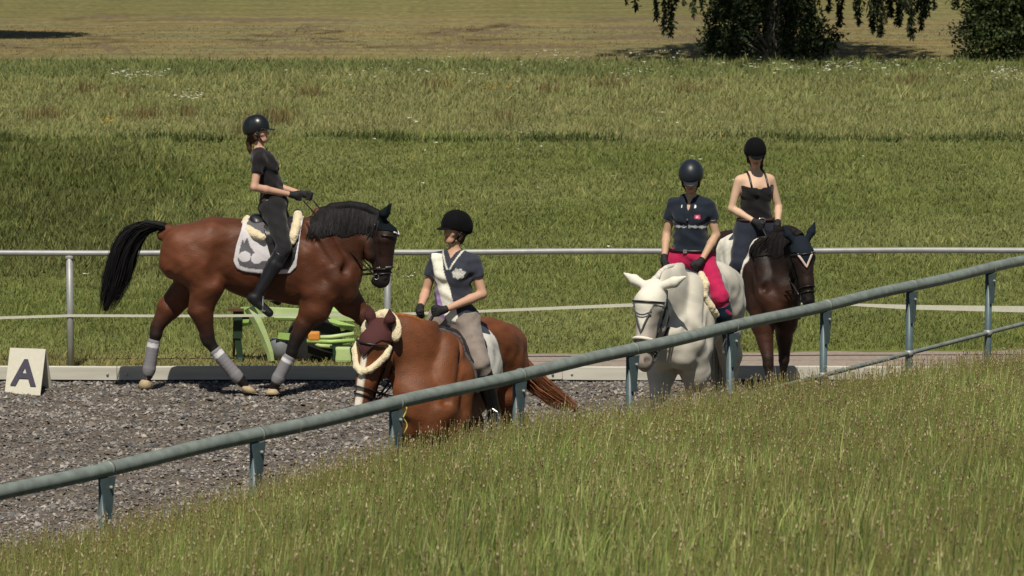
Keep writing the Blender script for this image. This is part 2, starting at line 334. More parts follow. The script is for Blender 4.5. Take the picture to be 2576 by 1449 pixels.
X = np.concatenate(DX); Y = np.concatenate(DY)
blades('dock_stalks', X, Y, 0 * X, rng.uniform(.1, .38, len(X)), rng.uniform(.012, .03, len(X)), np.array((.19, .14, .06)) * rng.uniform(.6, 1.4, (len(X), 1)), M_blade, seg=2, lean=.12, label='brown dried dock stalks standing in tufts in the far meadow')
def flowers(name, pts, col, r0, label):
    V = []; F = []; n = 0; Cl = []
    for (x, y, z, r) in pts:
        V += [(x, y, z)]; m = 7; a0 = random.random()
        for k in range(m): t = 6.283 * k / m + a0; rr = r * random.uniform(.6, 1.2); V.append((x + rr * math.cos(t), y + rr * math.sin(t) * .8, z + rr * .25 + random.uniform(-.2, .2) * r))
        for k in range(m): F.append((n, n + 1 + k, n + 1 + (k + 1) % m))
        for s_ in (-.003, .003): V.append((x + s_, y, 0))
        F.append((n, n + m + 1, n + m + 2)); n += m + 3; Cl += [col] * (m + 1) + [(.07, .09, .03)] * 2; Cl[-m - 3] = (.1, .12, .05)
    tag(mesh(name, V, F, mat('flower_petal', attr=True, rough=.8, var=.1), cols=np.array(Cl), smooth=False), label, kind='stuff')
pts = []
for cx_, cy_, sx, sy, n in ((2080, 195, 420, 16, 60), (1350, 170, 260, 18, 16), (360, 215, 90, 8, 22), (1000, 210, 500, 22, 22), (1600, 215, 60, 12, 10), (2500, 215, 70, 20, 18), (480, 270, 30, 12, 10), (1720, 165, 200, 6, 8), (1300, 420, 900, 120, 16), (1200, 700, 1000, 100, 7)):
    for _ in range(int(n * 1.7)):
        px, py = random.gauss(cx_, sx * .5), random.gauss(cy_, sy * .5); 
        if py < 155: continue
        g = gp(px, py); h = .35 if g[1] > 70 else .1; c = random.choice((1, 1, 2, 3))
        for _ in range(c): pts.append((g[0] + random.gauss(0, .08), g[1] - h * 7 * .5 + random.gauss(0, .2), h * random.uniform(.7, 1.1), random.uniform(.022, .045)))
flowers('white_umbel_flowers', pts, (.75, .75, .62), .03, 'scattered small white umbel flowers dotting the far meadow')
pts = []
for cx_, cy_, sx, sy, n in ((278, 337, 16, 3, 22), (1255, 252, 46, 2, 26), (1130, 250, 20, 3, 9)):
    for _ in range(n): g = gp(random.gauss(cx_, sx * .6), random.gauss(cy_, sy)); pts.append((g[0], g[1], random.uniform(.2, .3), random.uniform(.02, .035)))
flowers('yellow_meadow_flowers', pts, (.55, .30, .015), .03, 'small patches of yellow flowers in the far meadow')

# straw swirls on the mown field: slightly raised windrows
V = []; F = []; n = 0
for (x0, y0, x1, y1, amp) in ((210, 40, 330, 45, 3), (640, 105, 800, 62, 10), (760, 70, 800, 110, 8), (1080, 88, 1210, 68, 4), (1150, 98, 1330, 62, 5), (0, 118, 60, 116, 2), (220, 112, 330, 128, 6), (380, 48, 900, 52, 1), (1500, 47, 2150, 47, 1), (1480, 92, 1900, 100, 1), (1000, 120, 1500, 118, 1), (600, 118, 900, 122, 2), (1500, 70, 1740, 72, 1)):
    m = 40; P = [gp(x0 + (x1 - x0) * i / m, y0 + (y1 - y0) * i / m + amp * math.sin(i * .35)) for i in range(m + 1)]
    for i, p in enumerate(P):
        w = .30 * math.sin(math.pi * i / m) ** .5 * (1 + .5 * math.sin(i * 2.1)) + .01; V += [(p[0], p[1] - w * 2.5, .0), (p[0], p[1], .02), (p[0], p[1] + w * 2.5, .0)]
    for i in range(m):
        for j in (0, 1): F.append((n + 3 * i + j, n + 3 * i + 3 + j, n + 3 * i + 4 + j, n + 3 * i + 1 + j))
    n += 3 * (m + 1)
tag(mesh('cut_grass_windrows', V, F, mat('hay', (.14, .105, .055), rough=.95, var=.4, scale=9), smooth=True), 'faint brown swirls of dried cut grass on the mown field', kind='stuff')

# gravel-like chips on the arena
N = 175000; X = rng.uniform(-6.4, 3.5, N); Y = rng.uniform(25.5, 41.2, N); k = (Y > fence_Y(X) - .9) & inview(X, Y, 1.15); X, Y = X[k], Y[k]; N = len(X)
Z = arena_z(Y) + .05 * (vn(2, np.stack([X, Y], -1), 3.1) - .5) * ss(41.2, 40.4, Y) + .02 * (vn(6, np.stack([X, Y], -1), 11) - .5) * ss(41.2, 40.6, Y) + .004
L_ = rng.gamma(2.6, .0045, N) + .004; a = rng.normal(0, .9, N); t = rng.normal(0, .45, (N, 2)); e1 = np.stack([np.cos(a), np.sin(a), t[:, 0] * .6], -1) * L_[:, None]; e2 = np.stack([-np.sin(a), np.cos(a), t[:, 1]], -1) * (L_ * rng.uniform(.35, .8, N))[:, None]
B = np.stack([X, Y, Z], -1); up = np.array((0, 0, 1.))[None] * (L_ * .45)[:, None]
V = np.stack([B - e1, B - e2 * .9, B + e1, B + e2, B + up * 1.2 + e1 * .2], 1).reshape(-1, 3); o = np.arange(N)[:, None, None] * 5
F = (o + np.array([(0, 1, 4), (1, 2, 4), (2, 3, 4), (3, 0, 4)])[None]).reshape(-1, 3)
pal = np.array(((.24, .22, .20), (.135, .125, .118), (.07, .068, .070), (.34, .31, .275), (.17, .148, .13), (.115, .115, .125)))
cc = pal[rng.choice(6, N, p=(.25, .24, .17, .10, .16, .08))] * rng.uniform(.75, 1.25, (N, 1)) * (.78 + .24 * vn(19, np.stack([X, Y * .8], -1), 1.4) + .20 * vn(23, np.stack([X, Y * .6], -1), 5.))[:, None]; 
tag(mesh('arena_footing_chips', V, F, mat('chip', attr=True, rough=.85, var=.15), cols=np.repeat(cc, 5, 0), smooth=False), 'loose brown and grey footing chips covering the riding arena', kind='stuff')

# ------------------------------------------------------------ railings
M_rail = mat('painted_rail', (.185, .215, .195), rough=.5, var=.28, scale=11, spec=.4, bump=.05); M_post = mat('painted_post', (.075, .115, .13), rough=.45, var=.2, scale=12, spec=.4)
M_galv = mat('galvanised', (.29, .30, .295), rough=.5, var=.16, scale=9, metal=.25, spec=.4); M_bolt = mat('bolt', (.5, .5, .46), rough=.35, metal=.5, var=.1)
def P3(xy, z): return np.array((xy[0], xy[1], z))
near = tag(empty('near_railing', P3(FA, -.4)), 'thick blue grey pipe railing running diagonally across the front beside the tall grass', 'railing')
def loc(V): return V - np.array(near.location)
RZ = 1.16
m = MB(); a = FA - FD * 3.6; b = FB + FD * 3.0; nseg = 60
m.tube([P3(a + (b - a) * i / nseg, RZ + .006 * math.sin(i * .9)) for i in range(nseg + 1)], .052, 16); m.build('rail', M_rail, near, smooth=True, fn=loc)
m = MB(); m.tube([P3(a + (b - a) * i / 12, .53) for i in range(5, 13)], .021, 10); m.build('lower_rail', M_rail, near, smooth=True, fn=loc)
pxs = [-170, 260, 640, 990, 1300, 1585, 1837, 2072, 2288, 2487, 2672]; M_rope = mat('baling_twine', (.42, .40, .10), rough=.9)
for i, px in enumerate(pxs):
    # post position on the fence line that projects to px
    lo_, hi_ = -6., 24.
    for _ in range(40):
        t = (lo_ + hi_) / 2; q = FA + FD * t
        if CX + FPX * q[0] / (q[1] * math.cos(PITCH) + (HC - 1.0) * math.sin(PITCH)) < px: lo_ = t
        else: hi_ = t
    q = FA + FD * t; th = math.atan2(FD[1], FD[0]); R = np.array([(math.cos(th), -math.sin(th), 0), (math.sin(th), math.cos(th), 0), (0, 0, 1)])
    m = MB(); m.tube([P3(q, -.55), P3(q, RZ - .05)], .034, 14); po = m.build('post', M_post, near, smooth=True, fn=loc)
    m = MB(); PR = [(-.085, RZ - .052), (.085, RZ - .052), (.06, RZ - .16), (.036, RZ - .34), (-.036, RZ - .34), (-.06, RZ - .16)]
    Vv = [P3(q, 0) + R @ np.array((x, s_ * .006 - .038, z)) for s_ in (-1, 1) for x, z in PR]; m.add(Vv, [tuple(range(5, -1, -1)), tuple(range(6, 12))] + [(k, (k + 1) % 6, (k + 1) % 6 + 6, k + 6) for k in range(6)])
    m.build('bracket', M_post, po, fn=loc)
    m = MB(); 
    for z in (RZ - .12,): m.lathe([(.012, 0), (.012, .012), (.006, .018)], P3(q, z) + R @ np.array((.02, -.046, 0)), axis=R @ np.array((0, -1., 0)), n=8)
    m.build('bolt', M_bolt, po, fn=loc); m = MB()
    m.lathe([(.013, 0), (.013, .02)], P3(q, RZ - .16) + R @ np.array((.036, 0, 0)), axis=R @ np.array((1, 0, 0)), n=8); m.build('bolt', M_bolt, po, fn=loc)
    m = MB(); m.tube([P3(q, .50), P3(q, .56)], .042, 14); m.build('collar', M_galv, po, smooth=True, fn=loc)
    m = MB(); c0 = P3(q, RZ) + R @ np.array((.06, 0, 0)); m.tube([c0 - np.array((*FD * .012, 0)), c0 + np.array((*FD * .012, 0))], .0545, 16); m.build('clamp', M_rail, near, smooth=True, fn=loc)
    if px == 990:
        m = MB(); m.tube([P3(q, RZ - .03) + R @ np.array((.07 + .012 * math.sin(k * 1.4), -.062 - .01 * math.cos(k), -.024 * k)) for k in range(12)], .006, 6); o = m.build('twine', M_rope, near, smooth=True, fn=loc)

far = tag(empty('far_railing', (-4, 41.94, 0)), 'pale galvanised railing with white tape along the far side of the arena', 'railing')
def locf(V): return V - np.array(far.location)
def fy(x): return 41.92 + (x + 5.1) * .028
m = MB(); m.tube([(x, fy(x), 1.17 + .004 * math.sin(x * 2)) for x in np.linspace(-9, 10, 60)], .031, 14); m.build('rail', M_galv, far, smooth=True, fn=locf)
fpx = [Xat(178, 41.94) - 3.2, Xat(178, 41.94), Xat(975, 41.98), Xat(975, 41.98) + 3.13, Xat(975, 41.98) + 6.6]
for x in fpx:
    m = MB(); m.tube([(x, fy(x) + .004, -.2), (x, fy(x) + .004, 1.145)], .034, 12); po = m.build('post', M_galv, far, smooth=True, fn=locf)
    m = MB(); m.box((x, fy(x), 1.128), (.075, .06, .03), bev=.006); m.build('saddle_plate', M_galv, po, fn=locf)
M_tape = mat('white_tape', (.55, .55, .46), rough=.6, var=.08)
def tape(P, W_, tw):
    V = []; F = []
    for i, (p, w) in enumerate(zip(P, W_)):
        t = tw * i; V += [p + np.array((0, -math.sin(t), math.cos(t))) * w / 2, p - np.array((0, -math.sin(t), math.cos(t))) * w / 2, p - np.array((0, -math.sin(t), math.cos(t))) * w / 2 + (0, .003, 0), p + np.array((0, -math.sin(t), math.cos(t))) * w / 2 + (0, .003, 0)]
        if i:
            a, b = 4 * i - 4, 4 * i
            for j in range(4): l = (j + 1) % 4; F.append((a + j, b + j, b + l, a + l))
    return V, F
pl = []; 
def zt(px, py): return vp(px, py, 41.9)
kp = [(-400, 801), (0, 799), (178, 794), (500, 796), (975, 794), (1220, 786), (1590, 772), (1772, 768), (2080, 770), (2300, 780), (2576, 786), (2800, 788)]
P = [zt(np.interp(i, np.linspace(0, 1, len(kp)), [k_[0] for k_ in kp]), np.interp(i, np.linspace(0, 1, len(kp)), [k_[1] for k_ in kp])) for i in np.linspace(0, 1, 120)]
pxp = [np.interp(i, np.linspace(0, 1, len(kp)), [k_[0] for k_ in kp]) for i in np.linspace(0, 1, 120)]
for i in range(120): P[i][1] = fy(P[i][0]) - .038
V, F = tape(P, [np.interp(q_, (0, 1220, 1600, 2080, 2280, 2576), (.026, .026, .034, .014, .045, .062)) for q_ in pxp], .0)
mesh('fence_tape', np.array(V) - np.array(far.location), F, M_tape, far, smooth=False)

# kickboards
kb = tag(empty('arena_kickboard', (-5, 40.99, 0)), 'low whitish timber kickboard edging the far side of the riding arena', 'kickboard')
M_board = mat('weathered_white_board', (.50, .485, .42), rough=.75, var=.16, scale=5, stretch=(.3, 1, 3), bump=.15); M_dark = mat('gap_shade', (.05, .045, .035), rough=.9, var=.3)
x0 = Xat(295, 40.99) - 4.37; 
for k in range(4):
    m = MB(); xa, xb = x0 + 4.37 * k + .004, x0 + 4.37 * (k + 1) - .004; xb = min(xb, Xat(2420, 41.)); 
    if xa > xb: continue
    n_ = 10; xs_ = np.linspace(xa, xb, n_); pr = [(-.02, .025), (-.02, .148), (-.012, .156), (.016, .156), (.024, .148), (.024, .025)]
    V = [(x, 40.99 + p[0] + .006 * math.sin(x * 3 + k), p[1] + .004 * math.sin(x * 2.2 + k)) for x in xs_ for p in pr]; F = [(6 * i + j, 6 * i + 6 + j, 6 * i + 6 + (j + 1) % 6, 6 * i + (j + 1) % 6) for i in range(n_ - 1) for j in range(6)] + [tuple(range(6)), tuple(6 * (n_ - 1) + j for j in range(5, -1, -1))]
    m.add(V, F); bo = m.build('board', M_board, kb, fn=lambda V: V - np.array(kb.location))
    m = MB()
    for bx in (xa + .09, xb - .09): m = MB(); m.lathe([(.013, 0), (.013, .01), (.006, .016)], (bx, 40.97, .08), axis=(0, -1, 0), n=8); m.build('bolt', M_bolt, bo, fn=lambda V: V - np.array(kb.location))
m = MB(); m.box(((x0 + Xat(2420, 41)) / 2, 41.015, -.055), (Xat(2420, 41) - x0, .05, .15)); m.build('gap_strip', M_dark, kb, fn=lambda V: V - np.array(kb.location))  # dark strip stands in for the shade in the gap under the boards

# letter marker
M_wp = mat('marker_white', (.56, .54, .45), rough=.55, var=.06); g = gp(72, 982)
mk = tag(empty('letter_marker', (g[0], g[1], 0), math.radians(-16)), 'white folding dressage marker with a dark letter A standing on the arena edge', 'marker')
wd, ht, dp = .37, .41, .16
for s_, nm in ((-1, 'front_panel'), (1, 'back_panel')):
    y0_ = s_ * dp; V = [(-wd / 2, y0_, -.02), (wd / 2, y0_, -.02), (wd / 2, s_ * .006, ht), (-wd / 2, s_ * .006, ht)]; V += [(x, y + .008 * -s_, z) for x, y, z in V]
    pan = mesh(nm, V, [(0, 1, 2, 3), (7, 6, 5, 4), (0, 4, 5, 1), (1, 5, 6, 2), (2, 6, 7, 3), (3, 7, 4, 0)], M_wp, mk, smooth=False)
    if s_ < 0: fp = pan
cu = bpy.data.curves.new('letter', 'FONT'); cu.body = 'A'; cu.size = .355; cu.offset = .010; cu.align_x = 'CENTER'; cu.extrude = .002; cu.resolution_u = 3
to = bpy.data.objects.new('tmp', cu); C.objects.link(to); bpy.context.view_layer.update(); me = bpy.data.meshes.new_from_object(to); bpy.data.objects.remove(to)
me.materials.clear(); me.materials.append(mat('marker_ink', (.05, .045, .07), rough=.6)); lo_ = bpy.data.objects.new('letter', me); C.objects.link(lo_); lo_.parent = fp
th = math.atan2(dp, ht); lo_.rotation_euler = (math.pi / 2 - th, 0, 0); zc = .075; lo_.location = (0, -dp * (1 - zc / ht) - .007, zc)

# ------------------------------------------------------------ green hay machine behind the railing
MG = mat('green_paint', (.30, .47, .13), rough=.42, var=.16, scale=4, spec=.4); MG2 = mat('faded_green_paint', (.42, .54, .24), rough=.5, var=.15, scale=4); MGd = mat('dark_green_steel', (.018, .04, .022), rough=.5)
M_blk = mat('black_rubber', (.018, .018, .018), rough=.7, var=.2); M_or = mat('orange_paint', (.6, .25, .05), rough=.5); M_rust = mat('rusty_steel', (.10, .055, .03), rough=.8); M_gr = mat('grey_drum', (.16, .17, .18), rough=.6, var=.3, scale=6)
my = 42.55; hm = tag(empty('hay_machine', (Xat(740, my), my, 0)), 'bright green hay tedder with folded arms and dark tyre behind the far railing', 'farm machine')
hl = lambda V: V - np.array(hm.location)
def q3(px, py, dy=0): return vp(px, py, my + dy)
def part(nm, mt, fn_, smooth=False): m = MB(); fn_(m); return m.build(nm, mt, hm, fn=hl, smooth=smooth)
part('mast', MGd, lambda m: (m.bar(q3(600, 782), q3(597, 850), .09), m.bar(q3(597, 845), q3(606, 912), .06), m.bar(q3(604, 905, -.1), q3(612, 915, .1), .05)))
part('jack_rod', M_rust, lambda m: m.tube([q3(590, 780), q3(588, 896)], .014, 8), True)
part('hitch_plate', M_rust, lambda m: m.box(q3(594, 778), (.16, .14, .025)))
part('drawbar', MG2, lambda m: m.tube([q3(x_, y_, -.15) for x_, y_ in ((626, 774), (636, 790), (648, 812), (660, 838), (670, 862), (678, 885), (683, 908))], [.055, .052, .05, .046, .04, .036, .03], 4))
part('headstock', MG, lambda m: (m.bar(q3(606, 788), q3(665, 786), .05, .12, (0, 0, 1)), m.bar(q3(604, 810), q3(650, 800), .05, .10, (0, 0, 1))))
part('main_beam', MG2, lambda m: (m.bar(q3(650, 783, .1), q3(900, 796, .1), .10, .09)))
part('folded_arm', MG, lambda m: (m.tube([q3(x_, y_, .05) for x_, y_ in ((690, 798), (760, 800), (820, 806), (890, 826))], .032, 8), m.tube([q3(x_, y_, .2) for x_, y_ in ((790, 786), (830, 779), (870, 788), (905, 812))], .034, 8)))
part('folded_arm', MG, lambda m: (m.bar(q3(700, 843, .0), q3(742, 848, .0), .05, .07), m.bar(q3(702, 862, .0), q3(716, 840, .0), .03, .03)))
for k, (a, b, c_) in enumerate((((775, 850), (890, 840), MG2), ((772, 858), (892, 856), MG), ((780, 862), (835, 872), MG2), ((830, 872), (892, 870), MG), ((806, 846), (885, 832), MGd))):
    part('tine_arm', c_, lambda m: m.tube([q3(*a, .1 * k - .2), (q3(*a, .1 * k - .2) + q3(*b, .1 * k - .2)) / 2 + (0, 0, -.012), q3(*b, .1 * k - .2)], .022, 8), True)
part('pivot_joint', M_or, lambda m: m.box(q3(790, 845, -.25), (.12, .1, .09), bev=.02))
part('rotor_drum', M_gr, lambda m: m.lathe([(.04, 0), (.10, .02), (.12, .10), (.12, .20), (.09, .22)], q3(708, 905, .1), n=18), True)
part('rotor_rim', M_blk, lambda m: m.tube([q3(694, 857, .0), q3(745, 857, .0)], .022, 8), True)
wh = part('wheel', M_blk, lambda m: m.lathe([(.10, -.12), (.22, -.13), (.275, -.09), (.29, 0), (.275, .09), (.22, .13), (.10, .12)], q3(792, 900, .1) * np.array((1, 1, 0)) + (0, 0, .2), axis=(.25, -1, 0), n=28), True)
m = MB(); m.lathe([(.11, -.05), (.13, .06), (.06, .08), (.05, .11)], q3(792, 900, .1) * np.array((1, 1, 0)) + (0, 0, .2), axis=(.25, -1, 0), n=20); m.build('rim', M_gr, wh, fn=hl, smooth=True)
part('gearbox_guard', MG2, lambda m: m.box(q3(864, 890, -.1), (.17, .16, .17), bev=.03))
part('guard_frame', MGd, lambda m: (m.bar(q3(830, 873, -.15), q3(892, 872, -.15), .03), m.bar(q3(842, 875, -.2), q3(838, 905, -.2), .02), m.bar(q3(882, 875, -.2), q3(888, 905, -.2), .02)))
for x_ in (760, 822, 905): part('tine', M_rust, lambda m: (m.tube([q3(x_, 868, .1), q3(x_ + 4, 890, .1), q3(x_ - 2, 908, .1)], .007, 6)), True)
# ------------------------------------------------------------ horses
PX = 263.0
def H(px, py, y=0.): return np.array(((px - 720) / PX, y, (990 - py) / PX))
def r_(p): return p / PX
def horse_field(pose):
    B = SDF((-1.35, -.42, -.02), (1.32, .42, 1.98), .0125); c = B.cone
    c(H(560, 634), H(640, 652), r_(82), r_(96), k=.80, sm=.08); c(H(640, 652), H(760, 664), r_(96), r_(102), k=.66, sm=.06)
    c(H(760, 664), H(845, 682), r_(102), r_(70), k=.58, sm=.06); c(H(725, 592), H(815, 580), r_(38), r_(34), k=.6, sm=.09); c(H(540, 582), H(700, 590), r_(34), r_(30), k=1.7, sm=.08)
    for s in (-1, 1):
        y = s
        c(H(530, 604, .10 * y), H(462, 616, .10 * y), r_(54), r_(52), sm=.07); c(H(505, 650, .13 * y), H(450, 655, .11 * y), r_(58), r_(47), k=.9, sm=.07)
        c(H(792, 590, .09 * y), H(850, 698, .135 * y), r_(46), r_(44), k=.75, sm=.04); c(H(872, 706, .075 * y), H(872, 730, .075 * y), r_(33), r_(32), sm=.035)
        c(H(770, 640, .20 * y), H(790, 720, .19 * y), r_(34), r_(34), k=.7, sm=.05)
    c(H(845, 690), H(852, 715), r_(46), r_(40), sm=.05); c(H(425, 578), H(408, 590), r_(16), r_(13), sm=.05)
    # neck and head
    N_ = [(800, 628, 84, .42), (852, 594, 72, .37), (898, 578, 58, .38), (936, 580, 42, .46)]
    for a, b in zip(N_, N_[1:]): c(H(a[0], a[1]), H(b[0], b[1]), r_(a[2]), r_(b[2]), k=(a[3] + b[3]) / 2, sm=.05)
    c(H(880, 630), H(862, 690), r_(32), r_(44), k=.7, sm=.08)
    c(H(800, 530), H(845, 530), r_(8), r_(9), sm=.06)
    c(H(952, 566), H(972, 590), r_(30), r_(32), k=.88, sm=.03); c(H(935, 605), H(944, 630), r_(32), r_(28), k=.78, sm=.045)
    c(H(976, 590), H(975, 655), r_(27), r_(20), k=.92, sm=.03); c(H(955, 640), H(964, 690), r_(20), r_(16), k=.72, sm=.03)
    c(H(974, 655), H(970, 698), r_(20), r_(19), k=.84, sm=.03); c(H(968, 706), H(962, 710), r_(16), r_(13), k=1.0, sm=.025); c(H(952, 702), H(950, 706), r_(10), r_(10), k=1.3, sm=.02)
    for s in (-1, 1):
        c(H(978, 596, s * .082), H(970, 598, s * .086), r_(9.5), r_(8), sm=.022); c(H(978, 694, s * .032), H(975, 702, s * .036), r_(6.5), r_(6), sm=.018)
        c(H(972, 602, s * .078), H(970, 655, s * .058), r_(5), r_(3.5), sm=.02); B.cone(H(983, 700, s * .050), H(979, 703, s * .058), r_(3.6), sm=.005, cut=True)
        c(H(940, 640, s * .05), H(925, 600, s * .06), r_(12), r_(10), sm=.03)
    # legs
    for L in pose:
        y = L['y']; J = [H(*p[:2], y * (p[3] if len(p) > 3 else 1.)) for p in L['J']]; R = [r_(p[2]) for p in L['J']]
        for i in range(len(J) - 1): c(J[i], J[i + 1], R[i], R[i + 1], sm=.05 if i < 2 else .018, k=.85 if i < 2 else 1)
        for p in L.get('X', ()): c(H(p[0], p[1], y), H(p[2], p[3], y), r_(p[4]), r_(p[5]), sm=.02)
    X, Y, Z = B.ax[0][:, None, None], B.ax[1][None, :, None], B.ax[2][None, None, :]
    B.F += (.0042 * np.sin(X * 17 + 2 * np.sin(Z * 9)) * np.sin(Z * 15 + 1.5 * np.sin(X * 11 + Y * 9)) + .002 * np.sin(X * 41 + 2 * np.sin(Z * 23)) * np.sin(Z * 37 + Y * 21)).astype(np.float32) * ss(.5, .8, Z).astype(np.float32)
    for s in (-1, 1):
        cv = lambda a, b, ra, rb, k_=.035: c(a, b, ra, rb, sm=k_, cut='soft')
        cv(H(900, 640, s * .150), H(872, 675, s * .200), .045, .040, .06)
        cv(H(776, 540, s * .125), H(800, 600, s * .225), .018, .028); cv(H(800, 600, s * .235), H(838, 655, s * .25), .028, .022)
        cv(H(548, 655, s * .335), H(545, 695, s * .325), .055, .05, .06); cv(H(752, 600, s * .31), H(748, 700, s * .325), .040, .035, .05)
        cv(H(640, 600, s * .33), H(560, 615, s * .33), .03, .04, .06); cv(H(925, 585, s * .118), H(915, 640, s * .11), .018, .022, .03)
        cv(H(430, 690, s * .24), H(462, 740, s * .26), .03, .03, .05)
    return B
# hind/front leg joint lists: px, py, radius px, lateral factor
pose_walk = [
 dict(y=-.155, J=[(490, 655, 58, .9), (524, 712, 42), (508, 776, 31), (524, 838, 17, .85), (527, 856, 16, .8), (543, 880, 12.5, .8), (598, 946, 11, .8), (606, 954, 13.5, .8), (617, 968, 11, .8)], X=[(512, 842, 518, 858, 9, 8)], hoof=((617, 966), (629, 986)), band=((546, 884), (598, 947))),
 dict(y=.155, J=[(475, 665, 56, .9), (484, 712, 42), (420, 782, 30), (392, 826, 17, .85), (388, 846, 16, .8), (382, 868, 12, .8), (368, 938, 11, .8), (366, 950, 13.5, .8), (361, 962, 11, .8)], X=[(380, 832, 380, 850, 9, 8)], hoof=((361, 960), (357, 984)), band=((382, 868), (369, 940))),
 dict(y=-.145, J=[(812, 735, 46, .9), (795, 775, 36), (768, 812, 24), (742, 864, 15.5), (737, 882, 15), (730, 898, 11), (701, 952, 10.5), (696, 962, 13), (689, 974, 10.5)], X=[(785, 752, 775, 760, 20, 16)], hoof=((689, 972), (684, 998)), band=((728, 900), (701, 952))),
 dict(y=.145, J=[(850, 725, 46, .9), (880, 765, 34), (910, 796, 24), (950, 850, 15.5), (958, 864, 15), (964, 880, 11), (996, 938, 10.5), (1000, 946, 13), (1010, 956, 10.5)], hoof=((1010, 955), (1024, 972)), band=((966, 884), (995, 936)))]
pose_stand = [
 dict(y=-.155, J=[(490, 655, 58, .9), (524, 712, 42), (490, 780, 31), (462, 842, 17, .85), (462, 860, 16, .8), (468, 880, 12.5, .8), (474, 945, 11, .8), (476, 955, 13.5, .8), (484, 966, 11, .8)], X=[(450, 845, 450, 862, 9, 8)], hoof=((484, 966), (492, 986)), band=((468, 884), (474, 944))),
 dict(y=.155, J=[(475, 665, 56, .9), (494, 712, 42), (440, 782, 30), (412, 836, 17, .85), (410, 854, 16, .8), (410, 874, 12, .8), (404, 940, 11, .8), (404, 952, 13.5, .8), (408, 964, 11, .8)], X=[(398, 842, 398, 860, 9, 8)], hoof=((408, 962), (412, 986)), band=((409, 876), (404, 940))),
 dict(y=-.145, J=[(822, 735, 46, .9), (830, 775, 38), (845, 815, 25), (868, 868, 15.5), (870, 886, 15), (872, 900, 11), (888, 950, 10.5), (890, 960, 13), (898, 970, 10.5)], X=[(805, 752, 800, 762, 20, 16)], hoof=((898, 970), (905, 988)), band=((872, 902), (888, 950))),
 dict(y=.145, J=[(822, 735, 46, .9), (812, 775, 38), (806, 815, 25), (806, 868, 15.5), (805, 886, 15), (803, 900, 11), (790, 950, 10.5), (788, 960, 13), (790, 970, 10.5)], X=[(795, 752, 790, 762, 20, 16)], hoof=((790, 970), (796, 988)), band=((803, 902), (790, 950)))]
FIELD = {}
def get_field(nm):
    if nm not in FIELD: FIELD[nm] = horse_field(dict(walk=pose_walk, stand=pose_stand)[nm])
    return FIELD[nm]
def make_deform(yaw, pitch, hp, scale, hy=0., hs=1.):
    P0 = H(815, 610)
    def T(V):
        V = np.array(V, float).reshape(-1, 3); x, z = V[:, 0], V[:, 2]
        lo = (790 - 720) / PX + (113 / PX) * ss(1.50, 1.22, z); w = ss(0, 1, (x - lo) / np.maximum((926 - 720) / PX - lo, .05)) * ss(.86, .98, z)
        w = np.where(z < .98, np.where(x > H(925, 0)[0], w, 0), w)
        ph = hp * ss(H(905, 0)[0], H(958, 0)[0], x) * ss(.86, .98, z); pc = H(945, 575)
        def roty(V, c, a):
            dx, dz = V[:, 0] - c[0], V[:, 2] - c[2]; return np.stack([c[0] + dx * np.cos(a) + dz * -np.sin(a), V[:, 1], c[2] + dx * np.sin(a) + dz * np.cos(a)], 1)
        hw = hy * ss(H(925, 0)[0], H(960, 0)[0], x) * ss(.86, .98, z); dx, dy = V[:, 0] - pc[0], V[:, 1]; V = np.stack([pc[0] + dx * np.cos(hw) - dy * np.sin(hw), dx * np.sin(hw) + dy * np.cos(hw), V[:, 2]], 1)
        wh = (ss(H(925, 0)[0], H(960, 0)[0], x) * ss(.86, .98, z))[:, None]; V = V + (V - pc) * (hs - 1) * wh
        V = roty(V, pc, ph); V = roty(V, P0, pitch * w)
        a = yaw * w; dx, dy = V[:, 0] - P0[0], V[:, 1]
        V = np.stack([P0[0] + dx * np.cos(a) - dy * np.sin(a), dx * np.sin(a) + dy * np.cos(a), V[:, 2]], 1)
        return V * scale
    return T
def ribbon_hair(name, guides, m, parent, n, width, cols, fn, seg=9, jit=.02):
    V = []; F = []; Cc = []; q = 0; G = np.array([g for g in guides], float)      # guides: (k, pts, 3+r)
    t = np.linspace(0, 1, seg)
    for i in range(n):
        g = G[rng.integers(len(G))]; tt = np.linspace(0, len(g) - 1.001, seg) * rng.uniform(.78, 1); j = tt.astype(int); f = (tt - j)[:, None]; p = g[j] * (1 - f) + g[j + 1] * f
        a = rng.uniform(0, 6.283); rr = math.sqrt(rng.uniform(.15, 1)); off = np.stack([np.cos(a) * p[:, 3] * rr, np.sin(a) * p[:, 3] * rr * .8, .3 * np.sin(a * 2) * p[:, 3]], 1)
        P = p[:, :3] + off + jit * np.sin(t * rng.uniform(2, 7) + a)[:, None] * rng.normal(0, .5, 3) * t[:, None]
        T = np.gradient(P, axis=0); T /= np.linalg.norm(T, axis=1)[:, None]; sd = np.cross(T, rng.normal(0, 1, 3)); sd /= np.linalg.norm(sd, axis=1)[:, None]
        w = width * (1 - t ** 3 * .85)[:, None] * rng.uniform(.6, 1.3); V += [np.stack([P - sd * w / 2, P + sd * w / 2], 1).reshape(-1, 3)]; k = np.arange(seg - 1) * 2 + q
        F.append(np.stack([k, k + 1, k + 3, k + 2], 1)); Cc.append(np.repeat(np.array(cols)[None] * rng.uniform(.6, 1.5), 2 * seg, 0)); q += 2 * seg
    V = np.concatenate(V); 
    if fn is not None: V = fn(V)
    return mesh(name, V, np.concatenate(F), m, parent, cols=np.concatenate(Cc))

